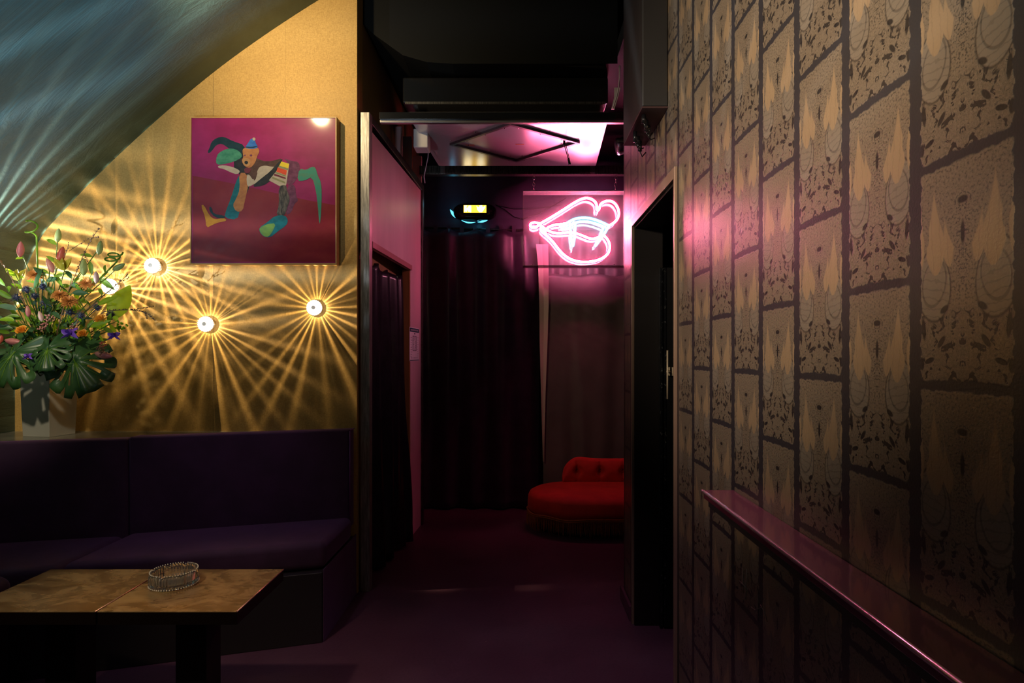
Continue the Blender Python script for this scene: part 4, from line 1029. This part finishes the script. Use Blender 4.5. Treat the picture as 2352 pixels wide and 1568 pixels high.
# curly stems
def curly(label, cx, cy, r, seed, turn=2.2, tail=(0, 0)):
    rnd = random.Random(seed); pts = []
    for i in range(40):
        t_ = i/39; a = t_*turn*2*PI; pts.append(BP(cx+r*1.4*math.cos(a)+tail[0]*t_, cy-r*.6*math.sin(a)-tail[1]*t_, 3.1+.02*math.sin(a)))
    cv = stemcurve(pts[0])+pts[1:]; t = thing('curly_bamboo', label, 'stem', tuple(cv[0])); mb = MB(); mb.tube(cv, .0042, 8); part('curled_stem', mb, L_mid, t)
curly('curled green stem rising above everything at the left', 205, 190, 28, 1, 1.5, (10, 110))
curly('curled dark green stem at the upper right of bouquet', 735, 350, 32, 2, 2.0, (40, 60))
# extra leafy sprigs (fill)
def sprig(label, hx, hy, Y, m, nl, L, W, seed, group):
    rnd = random.Random(seed); head = BP(hx, hy, Y); pts = stemcurve(head); t = thing('leafy_sprig', label, 'foliage', tuple(pts[0]), group=group)
    mb = MB(); mb.tube(pts, .0019, 5); part('stem', mb, L_stem, t); n = len(pts)
    for k in range(nl):
        mb = MB()
        i = min(n-2, int(n*(.42+.56*k/nl))); s_ = -1 if k % 2 else 1; tg = (pts[i+1]-pts[i]).normalized(); sd = tg.cross(Vector((0, 1, 0))).normalized()
        dv = tg*.75+sd*s_*rnd.uniform(.5, .9)+Vector((0, rnd.uniform(-.5, .4), 0)); leaf(mb, pts[i], dv, L*rnd.uniform(.75, 1.2), W*rnd.uniform(.8, 1.2), rnd.uniform(0, .5), rnd.uniform(-.6, .6))
        part('leaf', mb, m, t)
GR = 'leafy sprigs filling the bouquet'
fill = [(30, 500, 'mid', 0), (60, 640, 'mid', 1), (20, 730, 'dark', 2), (90, 740, 'lime', 3), (230, 680, 'mid', 4), (150, 620, 'dark', 5), (350, 650, 'dark', 6), (420, 500, 'mid', 7), (520, 600, 'lime', 8), (590, 620, 'mid', 9), (560, 660, 'lime', 10), (620, 770, 'mid', 11), (700, 800, 'lime', 12), (740, 760, 'mid', 13), (420, 740, 'dark', 14), (330, 820, 'dark', 15), (250, 860, 'dark', 16), (560, 890, 'dark', 17), (640, 870, 'dark', 18), (130, 880, 'dark', 19), (40, 950, 'dark', 20), (480, 450, 'dark', 21), (300, 430, 'dark', 22), (690, 560, 'mid', 23), (620, 420, 'mid', 24), (-60, 560, 'mid', 25), (-90, 700, 'dark', 26), (-40, 830, 'dark', 27), (400, 900, 'dark', 28), (230, 560, 'mid', 29), (790, 740, 'lime', 30), (350, 560, 'mid', 31), (210, 760, 'mid', 32), (480, 760, 'mid', 33), (100, 430, 'lime', 34), (720, 420, 'mid', 35), (60, 820, 'mid', 36), (570, 780, 'dark', 37)]
fm = {'mid': L_mid, 'dark': L_dark, 'lime': L_lime}
lb = {'mid': 'mid green leafy sprig filling the bouquet', 'dark': 'dark green leafy sprig deep in the bouquet', 'lime': 'lime green leafy sprig in the bouquet'}
for x, y, c_, s_ in fill:
    sprig(lb[c_], x, y, 2.98+.10*((s_*37) % 10)/10, fm[c_], 9, .075, .026, s_, GR+' ('+c_+')')
# long blade leaves
for i, (x, y, L, dx, dz, lab) in enumerate(((285, 400, .10, -.35, -.9, 'dark blade leaf hanging left of the pink leaning bud'), (120, 670, .10, -.9, .3, 'grey green blade leaf arching at left of bouquet'), (650, 640, .12, 1, .5, 'lime blade leaf pointing right under the blush bud'), (600, 790, .12, 1, .45, 'pale striped blade leaf pointing right below the lime leaf'), (480, 560, .09, 1, .1, 'dark blade leaf right of the paired chrysanthemums'))):
    b0 = BP(x, y, 2.96); t = thing('blade_leaf', lab, 'leaf', tuple(VC)); mb = MB(); leaf(mb, b0, Vector((dx, -.1, dz)), L, .028, .12, .2, n=10); part('leaf_blade', mb, (L_dark, L_blue, L_lime, L_lime, L_dark)[i], t)
    mb = MB(); mb.tube(stemcurve(b0), .002, 5); part('stem', mb, L_stem, t)

# ================================================================== PAINTING
pn = thing('framed_painting', 'square magenta painting of a patchwork animal in thin oak frame', 'painting', tuple(P(609, 439, YW-.06)))
YP_ = YW-.062; s0 = YP_/F
def PC(x, y, lift): q = P(420+x/3.919, 240+y/3.919, YP_); return (q.x, YP_-lift, q.z)
fx0, fx1, fz1, fz0 = PC(68, 0, 0)[0], PC(1385, 0, 0)[0], PC(0, 112, 0)[2], PC(0, 1437, 0)[2]
mb = MB(); tf = .010
mb.box((fx0, YP_-.004, fz0), (fx0+.006, YW-.004, fz1)); mb.box((fx1-.006, YP_-.004, fz0), (fx1, YW-.004, fz1)); mb.box((fx0+.006, YP_-.004, fz0), (fx1-.006, YW-.004, fz0+.006)); mb.box((fx0+.006, YP_-.004, fz1-.006), (fx1-.006, YW-.004, fz1))
part('frame', mb, M_oak, pn)
cols = dict(mag=((.30, .010, .085), (.42, .020, .14)), red=((.26, .014, .030), (.32, .03, .035)), night=((.004, .02, .025), (.01, .035, .04)), green=((.03, .17, .09), (.07, .26, .14)), cream=((.52, .42, .30), (.42, .34, .24)), brown=((.06, .025, .015), (.11, .05, .03)), bear=((.36, .13, .04), (.50, .20, .06)), tan=((.50, .26, .09), (.42, .2, .07)), blk=((.010, .010, .010), (.03, .026, .022)), blue=((.02, .10, .36), (.05, .18, .45)), plum=((.10, .018, .05), (.19, .05, .10)), yel=((.80, .58, .03), (.7, .5, .02)), orr=((.70, .08, .02), (.6, .06, .02)), olive=((.22, .20, .08), (.28, .26, .12)), mar=((.14, .02, .03), (.18, .03, .04)), teal=((.005, .10, .12), (.01, .16, .17)), ygr=((.20, .34, .05), (.14, .26, .06)), och=((.52, .22, .015), (.42, .16, .01)), tail=((.03, .26, .17), (.08, .22, .13)), scr=((.018, .014, .012), (.16, .13, .10)))
PM = {}; pl = []
for k, (a, b) in cols.items():
    PM[k] = len(pl); kk = .55 if k in ('mag', 'red') else .70; a = tuple(c_*kk for c_ in a); b = tuple(c_*kk for c_ in b); pl.append(mottled('paint_'+k, a, b, 26 if k != 'mag' and k != 'red' else 5, .42, .0008, stretch=(1, 1, 1.6) if k != 'scr' else (3, 1, 1), coat=.8, spec=.15))
mb = MB()
cv0, cv1, cz1, cz0 = PC(85, 0, 0)[0], PC(1372, 0, 0)[0], PC(0, 128, 0)[2], PC(0, 1417, 0)[2]
mb.box((fx0+.0065, YP_, fz0+.0065), (fx1-.0065, YP_+.03, fz1-.0065), PM['mag'])
lay_ = [0]
def pp_(k, pts, sm=1):
    lay_[0] += 1; l_ = .0002+lay_[0]*.00006; q = chaikin([tuple(p) for p in pts], sm) if sm else pts
    mb.add([PC(x, y, l_) for x, y in q], [tuple(range(len(q)))], PM[k])
    f = mb.f[-1]; v0 = [mb.v[i] for i in f]; A = sum(v0[i].x*v0[(i+1) % len(v0)].z-v0[(i+1) % len(v0)].x*v0[i].z for i in range(len(v0)))
    if A < 0: mb.f[-1] = f[::-1]
pp_('red', [(88, 640), (400, 700), (850, 800), (1120, 860), (1369, 905), (1369, 1414), (88, 1414)], 0)
pp_('night', [(220,430),(245,380),(255,340),(300,300),(370,288),(450,330),(560,365),(555,460),(480,440),(400,385),(350,350),(300,365),(275,400),(240,440)])
pp_('blk', [(440,540),(520,440),(560,420),(620,600),(640,700),(590,740),(520,640)])
pp_('green', [(298,490),(320,435),(400,395),(470,398),(525,435),(535,475),(460,515),(360,540),(302,540)])
pp_('cream', [(315,552),(370,545),(440,560),(490,580),(518,602),(490,630),(430,610),(370,580),(320,570)])
pp_('teal', [(510,630),(480,690),(430,850),(390,950),(372,1020),(490,1038),(515,950),(520,800),(540,680)])
pp_('plum', [(940,720),(1012,720),(1020,830),(1042,862),(1000,900),(980,970),(925,1000),(945,880)], 1)
pp_('blk', [(580,735),(605,735),(565,820),(552,895),(543,850),(560,780)])
pp_('bear', [(505,615),(575,615),(592,720),(560,860),(540,960),(480,965),(448,905),(480,850),(515,760)])
pp_('brown', [(640,470),(720,510),(800,510),(905,478),(860,560),(800,620),(700,660),(650,695),(600,640),(560,560)])
pp_('cream', [(670,600),(690,560),(740,548),(800,560),(835,560),(790,620),(700,680),(620,730),(580,742),(572,650),(590,620),(640,690)])
pp_('brown', [(590, 600), (680, 590), (650, 695), (630, 660)])
pp_('blk', [(903,478),(885,530),(800,680),(720,735),(615,742),(700,670),(790,600),(840,540)])
pp_('plum', [(903,480),(990,510),(1040,515),(1058,570),(1032,660),(990,722),(935,722),(928,620),(952,530)])
pp_('cream', [(888,513),(958,533),(932,720),(905,752),(775,682),(842,600)], 0)
pp_('yel', [(888,513),(957,535),(950,575),(868,550)], 0)
pp_('olive', [(868,550),(950,575),(946,592),(858,566)], 0)
pp_('orr', [(855,566),(938,592),(930,636),(842,604)], 0)
pp_('olive', [(838,606),(928,638),(926,650),(830,618)], 0)
pp_('mar', [(826,622),(928,658),(926,672),(818,638)], 0)
pp_('olive', [(808,650),(922,696),(920,712),(798,664)], 0)
pp_('scr', [(862,735),(930,720),(940,780),(968,850),(940,930),(912,1010),(838,1000),(868,900)])
pp_('teal', [(830,1000),(920,995),(950,1040),(932,1090),(850,1145),(790,1197),(730,1192),(690,1145),(688,1108),(760,1060)])
pp_('ygr', [(690,1110),(760,1075),(840,1068),(810,1140),(775,1190),(730,1188),(695,1145)])
pp_('och', [(163,910),(190,900),(240,1000),(290,1035),(370,1020),(402,1045),(320,1062),(270,1082),(212,1112),(205,1020)])
pp_('night', [(240,915),(262,930),(275,985),(380,1000),(378,1028),(290,1018),(240,960)])
pp_('tail', [(1050,575),(1110,592),(1160,560),(1195,565),(1215,640),(1245,700),(1252,800),(1245,1000),(1230,1098),(1215,900),(1200,780),(1165,648),(1100,685),(1028,690)])
pp_('bear', [(540,440),(538,405),(560,390),(640,380),(684,392),(690,430),(668,470),(655,520),(610,575),(560,560),(528,510),(548,470)])
pp_('tan', [(535,500),(560,480),(600,490),(612,530),(590,558),(550,550)])
pp_('blk', [(556,510),(580,505),(592,525),(575,542),(556,532)])
pp_('plum', [(600,455),(620,448),(630,462),(612,472)])
pp_('plum', [(550, 455), (565, 450), (570, 462), (556, 468)])
pp_('mar', [(550, 570), (620, 570), (600, 620), (560, 620)])
pp_('blue', [(558,392),(590,345),(615,305),(650,312),(655,345),(684,390),(620,402)])
pp_('night', [(570, 378), (620, 385), (672, 372), (676, 380), (620, 394), (564, 388)])
pp_('cream', [(628, 300), (650, 298), (658, 315), (645, 328), (630, 320)])
part('canvas', mb, pl, pn)

# ================================================================== WALL LAMPS
def ray_light(energy, seed, N, warm=(1, .70, .32), out=0):
    ld = bpy.data.lights.new('lamp_bulb', 'POINT'); ld.energy = energy; ld.color = warm; ld.shadow_soft_size = 0.0; ld.use_nodes = True
    T = ld.node_tree; em = T.nodes['Emission']
    wx, wy, wz = sep(T, coords(T, 'Normal'))
    x, y, z = wx, wy, wz
    phi = y.op('ARCTAN2', x)
    rnd = random.Random(seed); a, b, c, d_ = [rnd.uniform(0, 6.28) for _ in range(4)]
    ph = phi*N+((phi*3+a).sin())*1.1+((phi*5+b).sin())*.9
    ray = (ph.cos()*.5+.5).pow(3.6)
    amp = ((phi*7+c).cos()*.5+.5).pow(.6)*.75+.25+((phi*4+d_).cos())*.15
    amp = amp.max(.06)
    fine = ((phi*(N*2+5)+d_).cos()*.5+.5).pow(4.0)*.06
    rxy = (x*x+y*y).sqrt(); rho = rxy/(z*-1).max(.02)
    prof_ = rho.min(18.0).pow(1.38)*((z).step(-.015, -.065)*.96+.04)
    up_ = z.step(.30, -.02)*z.step(.9, -.0)          # fade above the lamp plane
    upfac = z.step(.10, -.03)*.93+.07
    st = (ray*amp+fine+.035)*prof_*upfac*up_
    st = st+z.step(-.15, -.7)*1.2
    if out: st = (ray*amp+.05)*z.step(-.06, .04)*y.step(-.05, .25)*out
    T.links.new(st.s, em.inputs['Strength'])
    return ld
M_lampglow = mat('lamp_glow_glass', (1, .9, .75), .2, emit=(1, .88, .68), es=2.6)
M_lampcap = mat('lamp_metal', (.7, .68, .66), .25, .9)
M_lampknob = mat('lamp_centre_knob', (.8, .76, .7), .35, emit=(1, .9, .78), es=.28)  # faint emission makes the knob look lit
M_lampglass = mat('lamp_rim', (1, .95, .85), .15, emit=(1, .82, .55), es=2.2)
def wall_lamp(label, loc, axis, seed, N=30, energy=.05, rot=0, col=(1, .75, .40), out=0, n_out=19):
    t = thing('wall_lamp', label, 'wall lamp', loc, group='small round ray casting wall lamps')
    t.rotation_euler = Vector(axis).to_track_quat('Z', 'Y').to_euler()
    t.rotation_euler.rotate_axis('Z', rot)
    def lp(name, mb, m): return obj(name, mb, m, t)
    mb = MB(); mb.lathe([(.030, 0), (.030, .010), (.027, .014)], 28); lp('base_plate', mb, M_lampcap)
    mb = MB(); mb.lathe([(.008, .0141), (.008, .018)], 12); lp('neck', mb, M_lampcap)
    mb = MB(); mb.lathe([(.036, .040), (.042, .044), (.042, .056), (.038, .062), (.012, .066)], 48, rad=lambda a: 1+.03*math.cos(24*a)); lp('lens', mb, M_lampglow)
    mb = MB()
    for k in range(24):
        a = 2*PI*k/24; mb.box((.043, -.0012, .040), (.046, .0012, .060), 0, Matrix.Rotation(a, 4, 'Z'))
    lp('rim_fins', mb, M_lampcap)
    mb = MB(); mb.lathe([(.011, .0662), (.011, .070), (.008, .0715), (.003, .072)], 20); lp('cap', mb, M_lampknob)
    mb = MB()
    for k in range(3): a = 2*PI*k/3+.3; mb.tube([(.020*math.cos(a), .020*math.sin(a), .0141), (.034*math.cos(a), .034*math.sin(a), .0405)], .0008, 5)
    lp('standoff', mb, M_lampcap)
    if out:
        l2 = bpy.data.objects.new('lamp_bulb', ray_light(energy, seed+1, n_out, col, out)); C.objects.link(l2); l2.parent = t; l2.location = (0, 0, .08)
    ld = ray_light(energy, seed, N, col); lo = bpy.data.objects.new('lamp_bulb', ld); C.objects.link(lo); lo.parent = t; lo.location = (0, 0, .030)
    return t
EN = 1.35
for px, py, lab, sd, N, rt in ((362, 613, 'small round wall lamp just left of the painting, casting rays', 3, 27, 0), (483, 745, 'small round wall lamp below the painting, lowest one, casting rays', 5, 25, .3), (729, 708, 'small round wall lamp below right corner of the painting', 9, 25, .8), (266, 660, 'small round wall lamp half hidden behind the lime leaf', 12, 27, 1.3)):
    wall_lamp(lab, tuple(P(px, py, YW-.0005)), (0, -1, 0), sd, N, EN*(1.8 if px < 400 else 1), rt)
wall_lamp('small round lamp on the teal side wall outside the picture', (-2.826, 3.16, 1.80), (1, 0, -.2), 21, 27, EN*2.2, 0, (1, .86, .62), 20.0, 46)
wall_lamp('small round lamp on the teal side wall nearer the camera', (XL+.001, 1.9, 1.5), (1, 0, 0), 22, 27, EN*2.2, 0, (.85, .93, 1.0), 80.0, 30)

# ================================================================== TABLES + ASHTRAY
ZT_ = .55
def table(label, xa, xb, yf, yb):
    t = thing('brass_table', label, 'table', ((xa+xb)/2, (yf+yb)/2, 0))
    mb = MB(); mb.box((xa, yf, ZT_-.004), (xb, yb, ZT_)); part('tabletop', mb, M_brasstop, t, bevel=.0008)
    mb = MB(); mb.box((xa+.001, yf+.001, ZT_-.042), (xb-.001, yb-.001, ZT_-.0042)); part('edge', mb, mat('dark_table_edge', (.012, .007, .006), .3, .2), t)
    mb = MB(); mb.tube([(xb-.0012, yf, ZT_-.0008), (xb-.0012, yb, ZT_-.0008)], .0022, 12); part('edge_strip', mb, M_copper, t)
    mb = MB(); cx = (xa+xb)/2; cy = (yf+yb)/2; mb.box((cx-.052, cy-.05, .02), (cx+.052, cy+.05, ZT_-.043)); part('column', mb, M_base, t, bevel=.003)
    mb = MB(); mb.box((cx-.16, cy-.15, 0), (cx+.16, cy+.15, .019)); part('foot_plate', mb, M_base, t, bevel=.003)
    return t
def TX(px, py): q = PZ(px, py, ZT_); return q
yf = TX(544, 1403.8).y; yb = TX(650, 1307).y; x2 = TX(544.8, 1403.8).x; x1_ = TX(219.4, 1405).x; x0_ = TX(-96, 1404).x
table('small brass-topped table carrying the crystal ashtray', x1_+.002, x2, yf, yb)
table('small brass-topped table at left edge, with nothing on it', x0_, x1_-.002, yf, yb)
# ashtray
at_ = TX(400, 1341); at_.y += .0
ar = .0775
ash = thing('ashtray', 'round cut crystal ashtray with scalloped rim on brass table', 'ashtray', (at_.x, at_.y, ZT_))
mb = MB(); 
vs, fs = [], []; n = 96
prf2 = [(.80, .0), (.93, .001), (.97, .005), (1.0, .012), (1.0, .034), (.965, .043), (.90, .044), (.86, .038), (.83, .016), (.75, .012), (.3, .011)]
for i, (r, z) in enumerate(prf2):
    for k in range(n):
        a = 2*PI*k/n; facet = (1-.022*abs(math.cos(8*a))) if z > .004 and r > .8 else 1
        zz = z+(.006*abs(math.sin(4*a))**.4 if z > .03 else 0)
        fin = 1+(.012 if (k % 2) else -.012)*(1 if .004 < z < .04 and r > .9 else 0)
        vs.append((at_.x+ar*r*facet*fin*math.cos(a), at_.y+ar*r*facet*fin*math.sin(a), ZT_+.0006+zz))
for i in range(len(prf2)-1):
    for k in range(n): fs.append((i*n+k, i*n+(k+1) % n, (i+1)*n+(k+1) % n, (i+1)*n+k))
fs += [tuple(range(n))[::-1], tuple(range((len(prf2)-1)*n, len(prf2)*n))]
mb.add(vs, fs, 0, False); part('bowl', mb, M_glass, ash)
mb = MB()
for k in range(56):
    a = 2*PI*k/56
    for (rr_, zz) in ((.955, .051), (1.0, .006)):
        M = Matrix.Translation((at_.x+ar*rr_*math.cos(a), at_.y+ar*rr_*math.sin(a), ZT_+zz-(0.004 if zz > .03 and (k % 14 == 0) else 0))); r_ = .0028
        mb.add([tuple(M @ Vector(p)) for p in ((r_, 0, 0), (0, r_, 0), (-r_, 0, 0), (0, -r_, 0), (0, 0, r_), (0, 0, -r_))], [(0,1,4), (1,2,4), (2,3,4), (3,0,4), (1,0,5), (2,1,5), (3,2,5), (0,3,5)])
part('rim_beads', mb, mat('bead_glass', (1, .96, .9), .12, .35), ash, 'sparkling beaded rim')['kind'] = 'stuff'
